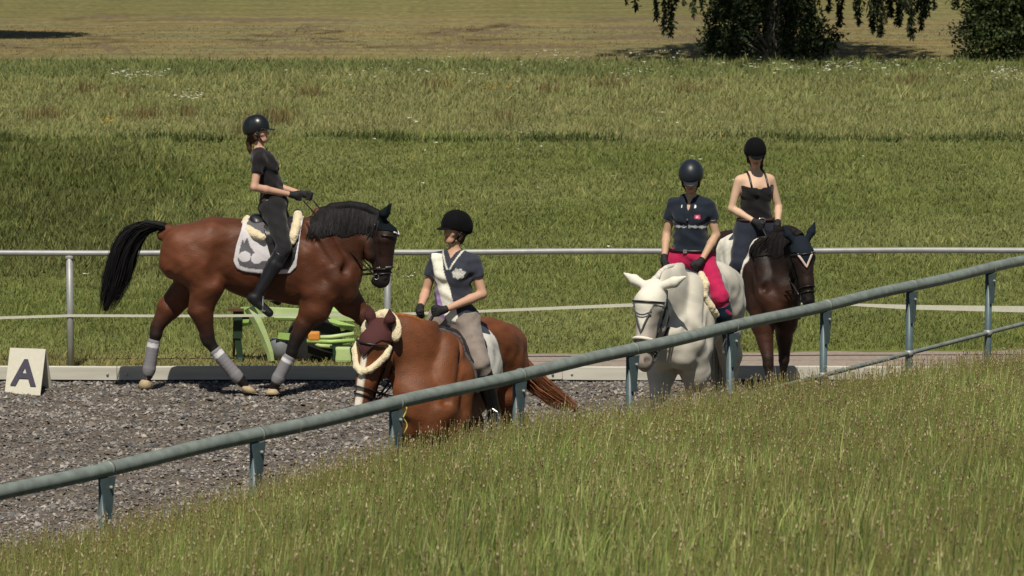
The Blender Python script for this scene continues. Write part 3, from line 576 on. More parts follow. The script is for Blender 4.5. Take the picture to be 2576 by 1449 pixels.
M_coat = mat('horse_coat', attr=True, rough=.52, var=.26, scale=11, spec=.30, sheen=.0, bump=.45, bscale=120, stretch=(.5, 1, 1))
M_wcoat = mat('pale_horse_coat', attr=True, rough=.65, var=.07, scale=9, spec=.2, sheen=.1, bump=.05, bscale=160)
M_hair = mat('horse_hair', attr=True, rough=.72, var=.15, scale=40, spec=.15); M_cloth = mat('riding_cloth', attr=True, rough=.85, var=.10, scale=40, spec=.15, sheen=.15, bump=.25, bscale=26)
M_felt = mat('pad_cloth', attr=True, rough=.9, var=.06, scale=60, spec=.1, bump=.2); M_leather = mat('black_leather', (.016, .015, .016), rough=.38, var=.2, spec=.45, bump=.1)
M_bleather = mat('bridle_leather', (.015, .012, .011), rough=.4, var=.2, spec=.5); M_chrome = mat('chrome', (.75, .75, .72), rough=.18, var=.05, metal=.9); M_eye = mat('dark_eye', (.008, .006, .005), rough=.08, var=.05, spec=.7)
M_fleece = mat('cream_fleece', (.70, .60, .40), rough=.95, var=.14, scale=60, bump=1., sheen=.4, bscale=90); M_skin = mat('skin', attr=True, rough=.55, var=.05, scale=12, spec=.25)

def mixc(base, col, w): w = np.asarray(w)[:, None]; return base * (1 - w) + np.array(col) * w
def coat_col(kind):
    def f(V):
        x, y, z = V.T; P = np.stack([x, z], 1); n = vn(4, P, 5.)
        leg = ss(.84, .48, z); cann = ss(.44, .34, z); head = ss(H(925, 0)[0], H(945, 0)[0], x) * ss(.9, 1., z); mz = ss(.16, .07, np.sqrt((x - H(968, 0)[0]) ** 2 + (z - H(0, 706)[2]) ** 2)) * (head > .1)
        crest = ss(.03, 0., np.abs(y)) * ss(1.72, 1.8, z) * (x > .2)
        if kind == 'bay':
            c = np.array((.088, .028, .0115)) * (.85 + .3 * n[:, None]); c = mixc(c, (.165, .055, .024), ss(.6, .2, np.hypot(x + 1.0, z - 1.35)) * .6)  # lighter red-brown rump patch is a highlight painted into the coat
            c = mixc(c, (.045, .016, .008), ss(.22, .5, x) * .5 * ss(.9, 1.3, z)); c = mixc(c, (.016, .008, .006), head * .85)
            c = mixc(c, (.010, .008, .008), leg); c = mixc(c, (.012, .009, .009), mz); nz = ss(1.30, .95, z) * ss(.78, .7, x) * ss(.6, .66, x) * .0; return c
        if kind == 'chestnut':
            c = np.array((.150, .050, .018)) * (.85 + .3 * n[:, None]); c = mixc(c, (.11, .036, .013), ss(1.5, 1.75, z) * .4)
            c = mixc(c, (.09, .04, .025), mz * .7); bl = ss(.034, .024, np.abs(y + .004) * (1.0 + .4 * ss(1.2, 1.5, z))) * (head > .5) * (x > H(978, 0)[0] - .1 * ss(1.1, 1.05, z)); bl = bl * ss(H(0, 722)[2], H(0, 712)[2] + .0, z); c = mixc(c, (.72, .66, .56), bl)
            c = mixc(c, (.55, .5, .42), cann * .7); return c
        if kind == 'white':
            c = np.array((.54, .51, .435)) * (.94 + .1 * n[:, None]); c = mixc(c, (.30, .28, .26), ss(.55, .8, vn(9, P, 14.)) * .25); c = mixc(c, (.26, .225, .195), head * ss(.035, .065, np.abs(y)) * ss(1.62, 1.5, z) * .75); c = mixc(c, (.36, .31, .27), head * ss(1.42, 1.3, z) * .6); c = mixc(c, (.36, .35, .33), leg * .45 * vn(2, P, 22)); c = mixc(c, (.27, .23, .20), mz * .75)  # dark sides of the face are shadow painted into the coat colour
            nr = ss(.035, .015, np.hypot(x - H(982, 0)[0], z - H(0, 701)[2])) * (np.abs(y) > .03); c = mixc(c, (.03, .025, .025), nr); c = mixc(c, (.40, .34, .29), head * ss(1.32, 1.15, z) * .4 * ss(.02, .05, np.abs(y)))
            return c
        c = np.array((.020, .009, .006)) * (.75 + .4 * n[:, None]); c = mixc(c, (.055, .020, .010), ss(.25, .5, x) * ss(1.32, 1.1, z) * .8 * (head < .1)); c = mixc(c, (.022, .011, .008), head * .7)
        c = mixc(c, (.014, .010, .008), ss(.62, .40, z) * .85); c = mixc(c, (.010, .008, .008), ss(1.35, 1.6, z) * ss(.25, .4, x) * .8); return mixc(c, (.01, .008, .008), mz)
    return f

def build_horse(label, loc, yaw, scale, pose, kind, bend, pitch, hp, bonnet, ears, hands, mane_col, tail, cfg):
    root = tag(empty('horse', loc, yaw), label, 'horse', 'ridden horses in the arena'); B = get_field(pose); T = make_deform(bend, pitch, hp, scale, cfg.get('head_yaw', 0.), cfg.get('head_scale', 1.))
    coat = M_wcoat if kind == 'white' else M_coat
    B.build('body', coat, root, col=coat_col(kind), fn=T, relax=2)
    L = dict(walk=pose_walk, stand=pose_stand)[pose]
    for l in L:
        y = l['y'] * (.8 if abs(l['y']) > .15 else 1); a, b = H(*l['hoof'][0], y), H(*l['hoof'][1], y); d = b - a; n = 16; V = []; F = []
        up = np.array((0, 0, 1.)); low = b.copy(); prof = [(a + d * .15, r_(11), 0), (a + d * .42, r_(14), .25), (b * (1, 1, 0) + up * max(b[2], .003) + (.012, 0, 0), r_(18), .5)]
        for c0, rr, e in prof:
            for k in range(n): t = 6.283 * k / n; V.append(c0 + rr * np.array((math.cos(t) * (1 + .25 * e), math.sin(t), 0)) + (0, 0, 0))
        for i in range(2):
            for k in range(n): F.append((i * n + k, i * n + (k + 1) % n, (i + 1) * n + (k + 1) % n, (i + 1) * n + k))
        F += [tuple(range(n - 1, -1, -1)), tuple(2 * n + k for k in range(n))]
        mesh('hoof', T(V), F, mat('pale_hoof', (.40, .31, .19), rough=.6, var=.2, scale=40) if kind in ('bay', 'chestnut', 'white') else mat('dark_hoof', (.05, .04, .035), rough=.5), root)
        if cfg.get('bandage'):
            G = SDF(np.minimum(H(*l['band'][0], y), H(*l['band'][1], y)) - .1, np.maximum(H(*l['band'][0], y), H(*l['band'][1], y)) + .1, .0075); p, q = H(*l['band'][0], y), H(*l['band'][1], y)
            G.cone(p, q, r_(15.5), r_(14.5), sm=.01, cap=True, cap0=True); G.cone(p + (q - p) * .93, p + (q - p) * 1.06, r_(17), r_(15), sm=.02)
            for k in range(9): s_ = k / 8; G.cone(p + (q - p) * s_, p + (q - p) * (s_ + .01), r_(16.2), sm=.004)
            ax = (q - p) / np.linalg.norm(q - p); Lb = np.linalg.norm(q - p)
            G.build('leg_bandage', M_felt, root, col=lambda V: mixc(np.tile((.20, .195, .21), (len(V), 1)), (.60, .60, .62), ((V - p) @ ax < Lb * .16) & ((V - p) @ ax > .0 )), fn=T)
    for s in (-1, 1):
        m = MB(); pr = [(.0, -.016)] + [(.016 * math.sin(t), -.016 * math.cos(t)) for t in np.linspace(.3, 2.84, 8)] + [(.0, .016)]; m.lathe(pr, H(980, 597, s * .098), n=12); m.build('eye', M_eye, root, smooth=True, fn=T)
    # mane
    G = B.resample((.12, -.22, 1.28), (1.0, .22, 1.90), .009); Gx, Gy, Gz = np.meshgrid(*G.ax, indexing='ij'); Pz = np.stack([Gx, Gz], -1)
    st = .0022 * np.sin((Gx * .9 + Gz * .25) * 170 + 2.5 * np.sin(Gx * 23)) + .009 * np.sin(Gx * 27 + 1.3)
    pol = np.array([H(*p)[[0, 2]] for p in ((782, 546), (835, 500), (895, 490), (945, 500), (968, 532), (952, 562), (925, 585), (870, 592), (815, 588), (785, 574))]); pol2 = np.array([H(*p)[[0, 2]] for p in ((782, 546), (835, 500), (895, 490), (945, 500), (968, 532), (945, 545), (890, 528), (835, 532), (790, 552))])
    D1 = np.where(Gy < 0, sdpoly(Pz, pol if cfg.get('mane', 1) > 0 else pol2), sdpoly(Pz, pol2)) + st * 1.6
    crest = SDF(G.lo, G.lo + (np.array(G.n) - 1) * G.h, G.h); crest.poly([H(790, 543), H(838, 521), H(882, 514), H(925, 520), H(955, 536), H(975, 552)], [r_(8), r_(9), r_(9), r_(9), r_(9), r_(6)], sm=.01)
    sh = np.minimum(G.F, crest.F[:G.F.shape[0], :G.F.shape[1], :G.F.shape[2]]) - .013 - st * (.35 if cfg.get('mane', 1) > 0 else 0); G.F = np.maximum(sh, D1).astype(np.float32)
    if cfg.get('mane', 1) == 0:
        G = SDF(G.lo, (1.0, .22, 1.90), .008); Q = [H(790, 543), H(838, 524), H(882, 517), H(925, 522), H(955, 536), H(975, 550)]; tt = np.linspace(0, 3.9, 22)
        for t in tt: i = int(t); q = Q[i] + (Q[i + 1] - Q[i]) * (t - i); G.cone(q + (0, -.01, 0), q + (0, -.022, -.012), .020 if kind == 'white' else .018, .020, sm=.03)
    G.build('mane', M_hair, root, col=lambda V: np.array(mane_col)[None] * (.85 + .3 * (.5 + .5 * np.sin((V[:, :1] * .9 + V[:, 2:] * .25) * 170 + 2.5 * np.sin(V[:, :1] * 23)))), fn=T)
    if cfg.get('mane', 1) > 0:          # loose strands lying over the neck on the near side
        V = []; F = []; q = 0; cx0 = [790, 838, 882, 925, 955]; cz0 = [545, 521, 513, 520, 536]
        for i in range(330):
            px0 = rng.uniform(786, 958); pz0 = np.interp(px0, cx0, cz0); Ls = rng.uniform(40, 74) * (1 - .35 * abs(px0 - 880) / 90); sk = rng.uniform(-16, 4); P = [H(px0, pz0 - 2, .012)]
            for t in (.12, .3, .5, .7, .88, 1.): p = B.ray(H(px0 + sk * t + 2 * math.sin(t * 5 + i), pz0 + 6 + Ls * t), (0, -1, .0 if t > .2 else .5), .017 + .006 * math.sin(i * 1.7), .4); P.append(p)
            P = np.array(P); w = .0062 * rng.uniform(.6, 1.4) * np.array((1, 1, 1, .95, .8, .55, .12))[:, None]; sd = np.array((1., 0, .1)); V.append(np.stack([P - sd * w, P + sd * w], 1).reshape(-1, 3)); k = np.arange(6) * 2 + q; F.append(np.stack([k, k + 1, k + 3, k + 2], 1)); q += 14
        V = np.concatenate(V); mesh('mane_hair', T(V), np.concatenate(F), M_hair, root, cols=np.repeat(np.array(mane_col)[None] * rng.uniform(.5, 2.2, (q // 14, 1)), 14, 0))
    # tail
    tp = np.array([np.append(H(p[0], p[1], p[3] if len(p) > 3 else 0), r_(p[2])) for p in tail]); m = MB(); m.tube(tp[:, :3], tp[:, 3] * .55, 10); 
    tc = cfg.get('tail_col', mane_col); core = m.build('tail', mat('tail_core_' + kind, tuple(np.array(tc) * .8), rough=.8), root, smooth=True, fn=T)
    ribbon_hair('tail_hair', [tp * np.array((1, 1, 1, 1.15)), tp + np.array((.02, .01, -.02, .01)), tp + np.array((-.02, -.01, .0, .005))], M_hair, core, 1100, .0085, tc, T, jit=.03)
    # ear bonnet with covered ears
    G = B.resample((H(925, 0)[0], -.30, H(0, 665)[2]), (H(1030, 0)[0] + .06, .30, H(0, 500)[2] + .03), .0065); Gx, Gy, Gz = np.meshgrid(*G.ax, indexing='ij')
    bz = H(0, bonnet['z'])[2]; ztop = H(0, bonnet.get('side', 592))[2]; zl = np.minimum(bz + np.abs(Gy) * (ztop - bz) / .07, ztop + .03) if bonnet.get('flap') else bz + np.abs(Gy) * bonnet.get('k', .35)
    back = H(948, 0)[0] + (H(0, 530)[2] - Gz) * (.10 if bonnet.get('flap') else .30)
    G.F = np.maximum(np.maximum(G.F - .009, zl - Gz), back - Gx).astype(np.float32)
    for s in (-1, 1):
        b = H(966, 552, s * .055); e = b + np.array(ears) * (1, s, 1); mid = (b + e) / 2 + np.array((-.012, .012 * s, .0)); lat = np.cross(e - b, (1, 0, .2)); lat /= np.linalg.norm(lat)
        G.cone(b, mid, r_(8), r_(11), k=.9, sm=.02); G.cone(mid, e, r_(11), r_(2), sm=.012)
    G.build('ear_bonnet', M_felt, root, col=lambda V: np.tile(bonnet['col'], (len(V), 1)), fn=T)
    ax = lambda py, px=968: H(px, py)
    def edge(z_of_y, off=.012, n=17, ym=.068, py0=None):
        P = []
        for y in np.linspace(-ym, ym, n):
            z = z_of_y(abs(y)); P.append(B.ray(np.array((H(962, 0)[0], y, z)), (1, 0, 0), off, .25))
        return P
    zf = (lambda y: min(bz + y * (ztop - bz) / .07, ztop + .03)) if bonnet.get('flap') else (lambda y: bz + y * bonnet.get('k', .35))
    bon_trim = MB(); bon_trim.tube(edge(zf), bonnet.get('tr', .007), 6); bon_trim.build('bonnet_trim', mat(*bonnet['trim']), root, smooth=True, fn=T)
    if bonnet.get('trim2'): m = MB(); m.tube(edge(lambda y: zf(y) + .016), .005, 6); m.build('bonnet_trim', mat(*bonnet['trim2']), root, smooth=True, fn=T)
    if bonnet.get('arcs'):
        for dz in bonnet['arcs']: m = MB(); m.tube(edge(lambda y: zf(0) + dz + y * y * 7), .0042, 6); m.build('bonnet_piping', mat('grey_piping', (.20, .20, .20), rough=.7), root, smooth=True, fn=T)
    # bridle
    br = tag(None, None) if False else None
    m = MB(); bm_ = m
    for s in (-1, 1):
        P = [B.ray(H(*p), (0, s, 0), .008) for p in ((952, 556), (948, 580), (950, 606), (954, 632), (958, 660), (960, 684))]; m.tube(P, .013, 6, flat=.5)
        P = [B.ray(H(*p), (0, s, 0), .008) for p in ((950, 560), (935, 590), (922, 620), (922, 640))]; m.tube(P, .007, 6)
    def ring(px, py, off, tilt=0., n=28, a0=0, a1=2 * math.pi): return [B.ray(H(px, py), (math.cos(t), math.sin(t), tilt * math.cos(t)), off, .25) for t in np.linspace(a0, a1, n, endpoint=a1 < 6)]
    m.tube(ring(966, 672, .009, .12), .010, 6, closed=True, flat=.6); m.tube(ring(968, 684, .008, .1), .007, 6, closed=True)
    m.tube(ring(962, 583, .014, -.1, 20, -1.35, 1.35), .008, 6); m.build('bridle', M_bleather, root, smooth=True, fn=T)
    m = MB(); Pt = []
    for s in (-1, 1):
        c0 = B.ray(H(956, 692), (0, s, 0), .012); m.tube([c0 + .026 * np.array((math.cos(t), 0, math.sin(t))) for t in np.linspace(0, 6.283, 14, endpoint=False)], .0045, 6, closed=True); Pt.append(c0); m.build('bit_ring', M_chrome, root, smooth=True, fn=T); m = MB()
    if cfg.get('glints'):
        m = MB(); P = ring(966, 668, .016, .12, 28, -2.2, -.3); m.tube(P[2:10], .007, 6); m.build('noseband_clincher', M_chrome, root, smooth=True, fn=T); m = MB(); m.tube(P[17:25], .007, 6); m.build('noseband_clincher', M_chrome, root, smooth=True, fn=T)
    if cfg.get('white_noseband'):
        m = MB(); m.tube(ring(966, 664, .014, .16, 24, -1.5, 1.5), .013, 8); m.build('noseband_fleece', mat('white_fleece', (.72, .68, .58), rough=.95, var=.1, bump=.6), root, smooth=True, fn=T)
    if cfg.get('fleece_bridle'):
        def fl(P, r, nm='fleece_pad'):
            P = np.array(P); G = SDF(P.min(0) - .07, P.max(0) + .07, .008); G.poly(P, r, sm=.012); Gx, Gy, Gz = np.meshgrid(*G.ax, indexing='ij'); G.F += (.004 * np.sin(Gx * 130) * np.sin(Gy * 110) * np.sin(Gz * 120)).astype(np.float32); G.build(nm, M_fleece, root, fn=T)
        fl([B.ray(H(950, 566), (math.cos(a) * -.12, math.sin(a), math.cos(a)), .026) for a in np.linspace(-1.5, 1.5, 13)], .046)
        for s in (-1, 1): fl([B.ray(H(962, py), (max(math.cos(a), .0), s * math.sin(a), 0), .014) for py, a in ((588, 1.25), (604, 1.05), (620, .75), (634, .4), (642, .0))], .025)
    if cfg.get('neck_fleece'):
        P = np.array([B.ray(H(*p), (0.25, 1, .25), .02) for p in ((772, 560), (782, 585), (786, 610), (776, 640), (760, 662))]); G = SDF(P.min(0) - .07, P.max(0) + .07, .008); G.poly(P, .030, sm=.012); Gx, Gy, Gz = np.meshgrid(*G.ax, indexing='ij'); G.F += (.007 * np.sin(Gx * 80) * np.sin(Gy * 75) * np.sin(Gz * 85)).astype(np.float32); G.build('fleece_strap', M_fleece, root, fn=T)
    # reins
    for hd, c0 in zip(hands, Pt):
        a = T(c0)[0]; b = np.array(hd, float); mid = (a + b) / 2 + (0, 0, -.04); t = np.linspace(0, 1, 14)[:, None]; P = (1 - t) ** 2 * a + 2 * t * (1 - t) * mid + t * t * b
        m = MB(); m.tube(P, .012, 6, flat=.6); 
        if cfg.get('double'): m.tube(P + (t * (1 - t)) * np.array((0, 0, -.22)) + (0, 0, -.01), .007, 6)
        m.build('rein', M_bleather, root, smooth=True)
    if cfg.get('breastplate'):
        m = MB(); m.tube([T(B.ray(H(px_, py_), (0.4, -1, 0), .01))[0] for px_, py_ in ((770, 590), (810, 620), (845, 660), (870, 700))], .011, 6)
        m.build('breastplate', M_bleather, root, smooth=True)
    return root, B, T

def saddle_set(root, B, scale, pad_col, lab_pad, lab_sad, fleece=False, pad_poly=None, grp=True):
    loc, yaw = root.location[:], root.rotation_euler[2]; sc = lambda V: np.array(V, float).reshape(-1, 3) * scale
    pr = tag(empty('saddle_pad', loc, yaw), lab_pad, 'saddle pad', 'saddle pads'); sr = tag(empty('saddle', loc, yaw), lab_sad, 'saddle', 'dressage saddles')
    G = B.resample((-.55, -.42, 1.0), (.25, .42, 1.78), .008); Gx, Gy, Gz = np.meshgrid(*G.ax, indexing='ij'); Pz = np.stack([Gx, Gz], -1)
    pol = np.array([H(*p)[[0, 2]] for p in (pad_poly or ((612, 572), (600, 610), (593, 648), (602, 668), (622, 675), (680, 682), (735, 680), (752, 662), (758, 610), (762, 575), (770, 530), (680, 520), (620, 530)))])
    base = G.F.copy(); d = sdpoly(Pz, pol); G.F = np.maximum(base - .020, d - .0).astype(np.float32)
    def pc(V):
        P = V[:, [0, 2]]; d = sdpoly(P, pol); return pad_col(P, d, V)
    G.build('pad_cloth', M_felt, pr, col=pc, fn=sc)
    fpol = np.array([H(*p)[[0, 2]] for p in ((668, 560), (676, 600), (690, 650), (708, 672), (736, 664), (748, 640), (756, 600), (756, 555), (700, 545))])
    for s in (-1, 1):
        G2 = SDF(G.lo, G.lo + (np.array(G.n) - 1) * G.h, G.h); G2.F = np.maximum(np.maximum(base - .034 , sdpoly(Pz, fpol)), .05 - s * Gy).astype(np.float32); G2.build('saddle_flap', M_leather, sr, fn=sc)
    G = SDF((-.45, -.25, 1.5), (.25, .25, 1.9), .009)
    G.cone(H(650, 556, -.07), H(650, 556, .07), r_(17), k=1, sm=.03); G.cone(H(640, 546, -.08), H(640, 546, .08), r_(8), sm=.03)
    G.cone(H(650, 560), H(730, 566), r_(20), r_(17), k=1.9, sm=.05); G.cone(H(730, 562), H(752, 550), r_(19), r_(12), k=1.3, sm=.04); G.build('seat', M_leather, sr, fn=sc)
    if fleece:
        for nm, P, r in (('fleece_roll', [(625, 552, 0.02), (622, 560, -.09), (632, 574, -.19), (650, 582, -.255), (668, 588, -.29)], .055), ('fleece_roll', [(752, 534, 0), (754, 545, -.09), (750, 562, -.17), (744, 586, -.24), (742, 600, -.26)], .052)):
            for s in (1, -1):
                Q = [H(p[0], p[1], p[2] * s) for p in P]; Q = np.array(Q); G = SDF(Q.min(0) - .12, Q.max(0) + .12, .009); G.poly(Q, [r * .84] * 4 + [r * .6], sm=.02); Gx, Gy, Gz = np.meshgrid(*G.ax, indexing='ij'); G.F += (.005 * np.sin(Gx * 90) * np.sin(Gy * 95) * np.sin(Gz * 100)).astype(np.float32); G.build(nm, M_fleece, sr, fn=sc)
    return sr

# ------------------------------------------------------------ riders
def build_person(label, loc, yaw, J, lean, head_yaw, head_pitch, skin, top, legs, helmet, hair=None, extras=None, face_look=None):
    root = tag(empty('person', loc, yaw), label, 'person', 'riders'); cl, sl = math.cos(lean), math.sin(lean)
    def tz(p): p = np.array(p, float); return np.array((p[0] * cl - p[2] * sl, p[1], p[0] * sl + p[2] * cl))      # torso lean back
    NB = tz((-.012, 0, .53)); cy_, sy_ = math.cos(head_yaw), math.sin(head_yaw); cp_, sp_ = math.cos(head_pitch), math.sin(head_pitch)
    def hd(p):            # head local coords, relative to the neck top
        x, y, z = p; x, z = x * cp_ + z * sp_, -x * sp_ + z * cp_; x, y = x * cy_ - y * sy_, x * sy_ + y * cy_; return NB + np.array((x, y, z + .06))
    hl_ = np.array((-sy_, cy_, 0)); T_ = []
    def A(g, a, b, ra, rb=None, k=1., sm=.03, l=(0, 1, 0)): T_.append((g, a, b, ra, ra if rb is None else rb, k, sm, l))
    A('torso', tz((-.015, -.075, -.01)), tz((-.015, .075, -.01)), .115); A('torso', tz((-.05, -.07, -.05)), tz((-.05, .07, -.05)), .10); A('torso', tz((0, 0, .04)), tz((.005, 0, .19)), .108, .088, 1.36, .05)
    A('torso', tz((.005, 0, .20)), tz((0, 0, .40)), .092, .105, 1.36, .05); 
    for s in (-1, 1): A('torso', tz((.068, s * .07, .345)), tz((.06, s * .066, .37)), .052, .048, 1, .04)
    A('torso', tz((-.02, -.13, .465)), tz((-.02, .13, .465)), .052, sm=.05); A('torso', tz((-.01, 0, .40)), tz((-.015, 0, .50)), .088, .058, 1.5, .05)
    A('neck', tz((-.015, 0, .48)), hd((.0, 0, .03)), .050, .046, sm=.03)
    for s in (-1, 1):
        a = J['L' if s > 0 else 'R']; sh = tz((-.02, s * .165, .455)); el, wr = a['el'], a['wr']; A('uparm', sh, el, .047, .036, sm=.03); A('forearm', el, np.array(el) + (np.array(wr) - el) * .3, .037, .038, sm=.015); A('forearm', np.array(el) + (np.array(wr) - el) * .3, wr, .038, .024, sm=.015)
        f = np.array(a.get('hd', np.array(wr) - el), float); f /= np.linalg.norm(f); up = np.array((0, 0, 1.)) - f * f[2]; up /= np.linalg.norm(up); lt = np.cross(up, f); inn = -s * lt; W_ = np.array(wr, float)
        A('hand', W_, W_ + f * .045, .024, .030, .7, .012, l=lt); A('hand', W_ + f * .05 + up * .012, W_ + f * .055 - up * .022, .024, .021, .75, .012, l=lt)
        for k, zf in enumerate((.030, .010, -.010, -.029)):
            b0 = W_ + f * .06 + up * zf; ln = (.030, .034, .032, .026)[k]; b1 = b0 + f * ln * .9 + inn * .006 - up * .003; b2 = b1 + inn * .026 - f * .006; b3 = b2 - f * .026 + inn * .004
            A('hand', b0, b1, .0105, .0098, sm=.004); A('hand', b1, b2, .0098, .009, sm=.003); A('hand', b2, b3, .009, .008, sm=.003)
        t0 = W_ + f * .02 + up * .022 + inn * .008; t1 = t0 + f * .032 + up * .016 + inn * .008; A('hand', t0, t1, .012, .0105, sm=.006); A('hand', t1, t1 + f * .026 - up * .003 + inn * .008, .0105, .009, sm=.004)
        a['grip'] = W_ + f * .07 + inn * .012
        hp = np.array((-.02, s * .095, -.035)); kn, an, to = a['kn'], a['an'], a['to']; A('thigh', hp, kn, .108, .064, sm=.05); A('shin', kn, np.array(kn) + (np.array(an) - kn) * .35, .062, .060, sm=.02); A('shin', np.array(kn) + (np.array(an) - kn) * .35, an, .060, .038, sm=.02)
        he = np.array(an) - (np.array(to) - an) * .28 + (0, 0, -.035); A('foot', an, np.array(an) + (0, 0, -.03), .038, .034, sm=.02); A('foot', he, to, .034, .028, 1.05, sm=.02)
    # head: skull, jaw, nose, lips, brow, cheeks, ears
    hA = lambda a, b, ra, rb=None, k=1., sm=.015: A('head', hd(a), hd(b), ra, rb, k, sm, hl_)
    hA((-.012, 0, .135), (.022, 0, .140), .086, .080, .88); hA((.025, 0, .105), (.040, 0, .055), .068, .050, .86, .02); hA((.058, -.018, .035), (.058, .018, .035), .026, None, 1, .02)
    hA((.066, 0, .028), (.070, 0, .028), .021, .019, 1.1, .012); hA((.088, 0, .120), (.108, 0, .088), .009, .0125, 1, .012)
    hA((.094, 0, .084), (.100, 0, .083), .013, .008, 1.25, .008)
    for s in (-1, 1): hA((.074, s * .030, .132), (.080, s * .012, .133), .012, None, 1, .012); hA((.058, s * .040, .090), (.060, s * .034, .085), .022, None, 1, .02); hA((0, s * .074, .10), (.002, s * .078, .122), .014, .016, .6, .006)
    hA((.082, -.014, .062), (.082, .014, .062), .0095, None, 1, .006); hA((.080, -.011, .053), (.080, .011, .053), .0095, None, 1, .006)
    allp = np.array([p for t in T_ for p in (t[1], t[2])]); lo, hi = allp.min(0) - .13, allp.max(0) + .13
    def field(groups, h, infl=0., lo_=None, hi_=None):
        P = [t for t in T_ if t[0] in groups]; q = np.array([p for t in P for p in (t[1], t[2])]); G = SDF(q.min(0) - .16 if lo_ is None else lo_, q.max(0) + .16 if hi_ is None else hi_, h)
        for t in P: G.cone(t[1], t[2], t[3] + infl, t[4] + infl, k=t[5], sm=t[6], l=t[7])
        return G
    G = field(('torso', 'neck', 'uparm', 'forearm', 'hand', 'thigh', 'shin', 'foot', 'head'), .0085, 0)
    # body is one continuous mesh: a fine head is merged in by meshing the whole at 8.5 mm
    Gc = np.array(skin)
    def scol(V):
        c = np.tile(Gc, (len(V), 1)); d = lambda p: np.linalg.norm(V - hd(p), axis=1); c = mixc(c, Gc * (.85, .45, .42), ss(.024, .010, np.minimum(d((.086, .006, .058)), d((.086, -.006, .058)))))
        for s in (-1, 1): c = mixc(c, Gc * .35, ss(.014, .007, np.minimum(d((.088, s * .026, .137)), d((.082, s * .038, .137))))); c = mixc(c, Gc * (1.05, .75, .7), .35 * ss(.035, .01, d((.07, s * .042, .085))))
        return c
    body = G.build('body', M_skin, root, col=scol, relax=1)
    for s in (-1, 1):
        m = MB(); m.lathe([(.002, -.010), (.007, -.007), (.010, 0), (.007, .007), (.002, .010)], hd((.082, s * .030, .118)), n=10); m.build('eye', M_eye, root, smooth=True)
    if hair:
        G = SDF(NB - .28, NB + .30, .008); hc = lambda a, b, ra, rb, k=1., sm=.02: G.cone(hd(a), hd(b), ra, rb, k=k, sm=sm, l=hl_)
        hc((-.03, 0, .13), (-.03, 0, .06), .088, .060, .9)
        for s in (-1, 1): hc((-.02, s * .062, .12), (.0, s * .064, .05), .026, .018)
        if hair.get('pony'): 
            Pn = [hd(p) for p in hair['pony']]; G.poly(Pn, np.linspace(.032, .014, len(Pn)), sm=.02)
        Gx, Gy, Gz = np.meshgrid(*G.ax, indexing='ij'); G.F += (.002 * np.sin((Gx + Gy) * 400)).astype(np.float32); G.build('hair', M_hair, root, col=lambda V: np.tile(hair['col'], (len(V), 1)))
    # ----- clothes
    def wrinkle(G, amp=.003, f=70): Gx, Gy, Gz = np.meshgrid(*G.ax, indexing='ij'); G.F += (amp * np.sin(Gx * f + 3 * np.sin(Gz * 19)) * np.sin(Gz * f * .8 + 4 * np.sin(Gy * 13)) + amp * .8 * np.sin(Gz * 44 + Gy * 25 + 3 * np.sin(Gx * 12))).astype(np.float32)
    def trunkcut(G, z0=None, z1=None):
        if z1 is not None: G.plane(tz((0, 0, z1)), tz((0, 0, 1)))
        if z0 is not None: G.plane(tz((0, 0, z0)), -tz((0, 0, 1)))
    G = field(('torso',), .0075, .013); 
    if top.get('sleeve'):
        for s in (-1, 1):
            sh = tz((-.02, s * .165, .455)); el = np.array(J['L' if s > 0 else 'R']['el']); G.cone(sh - (el - sh) * .0, sh + (el - sh) * top['sleeve'], .063, .058, sm=.03, cap=True)
    if top.get('collar'): G.cone(tz((-.02, 0, .50)), tz((-.005, 0, .548)), .070, .062, sm=.008, k=1.05, cap=True)
    wrinkle(G, .0046, 38)
    trunkcut(G, top['hem'])
    if top.get('tank'):
        G.plane(tz((0, 0, .425)), tz((.30, 0, 1))); 
        for s in (-1, 1): G.cone(tz((-.02, s * .20, .50)), tz((-.01, s * .155, .36)), .050, .040, sm=.01, cut=True)
        G.cone(tz((.13, 0, .47)), tz((.12, 0, .42)), .075, .045, sm=.01, cut=True)
    else:
        G.cone(tz((-.015, 0, .50)), tz((0, 0, .60)), .056, .06, sm=.01, cut=True); v = top.get('vneck', .06)
        if v: G.cone(tz((.05, 0, .60)), tz((.085, 0, .53)), .055, .040, sm=.01, cut=True); G.cone(tz((.085, 0, .53)), tz((.12, 0, .50 - v)), .040, .006, sm=.01, cut=True)
    def tcol(V):
        c = np.tile(top['col'], (len(V), 1)); 
        if 'paint' in top: c = top['paint'](V, c, tz)
        return c
    shirt = G.build('shirt' if not top.get('tank') else 'tank_top', M_cloth, root, col=tcol, relax=1)
    if top.get('tank'):
        for s in (-1, 1):
            Gb = field(('torso', 'neck', 'uparm'), .012); P = []
            for t in np.linspace(0, 1, 9):
                a = math.pi * (t * 1.05 - .02); c0 = tz((0, s * .085, .40)); P.append(Gb.ray(c0, tz((math.cos(a), 0, math.sin(a) * 1.0)), .006, .3))
            m = MB(); m.tube(P, .011, 6); m.build('shoulder_strap', M_leather, shirt, smooth=True)
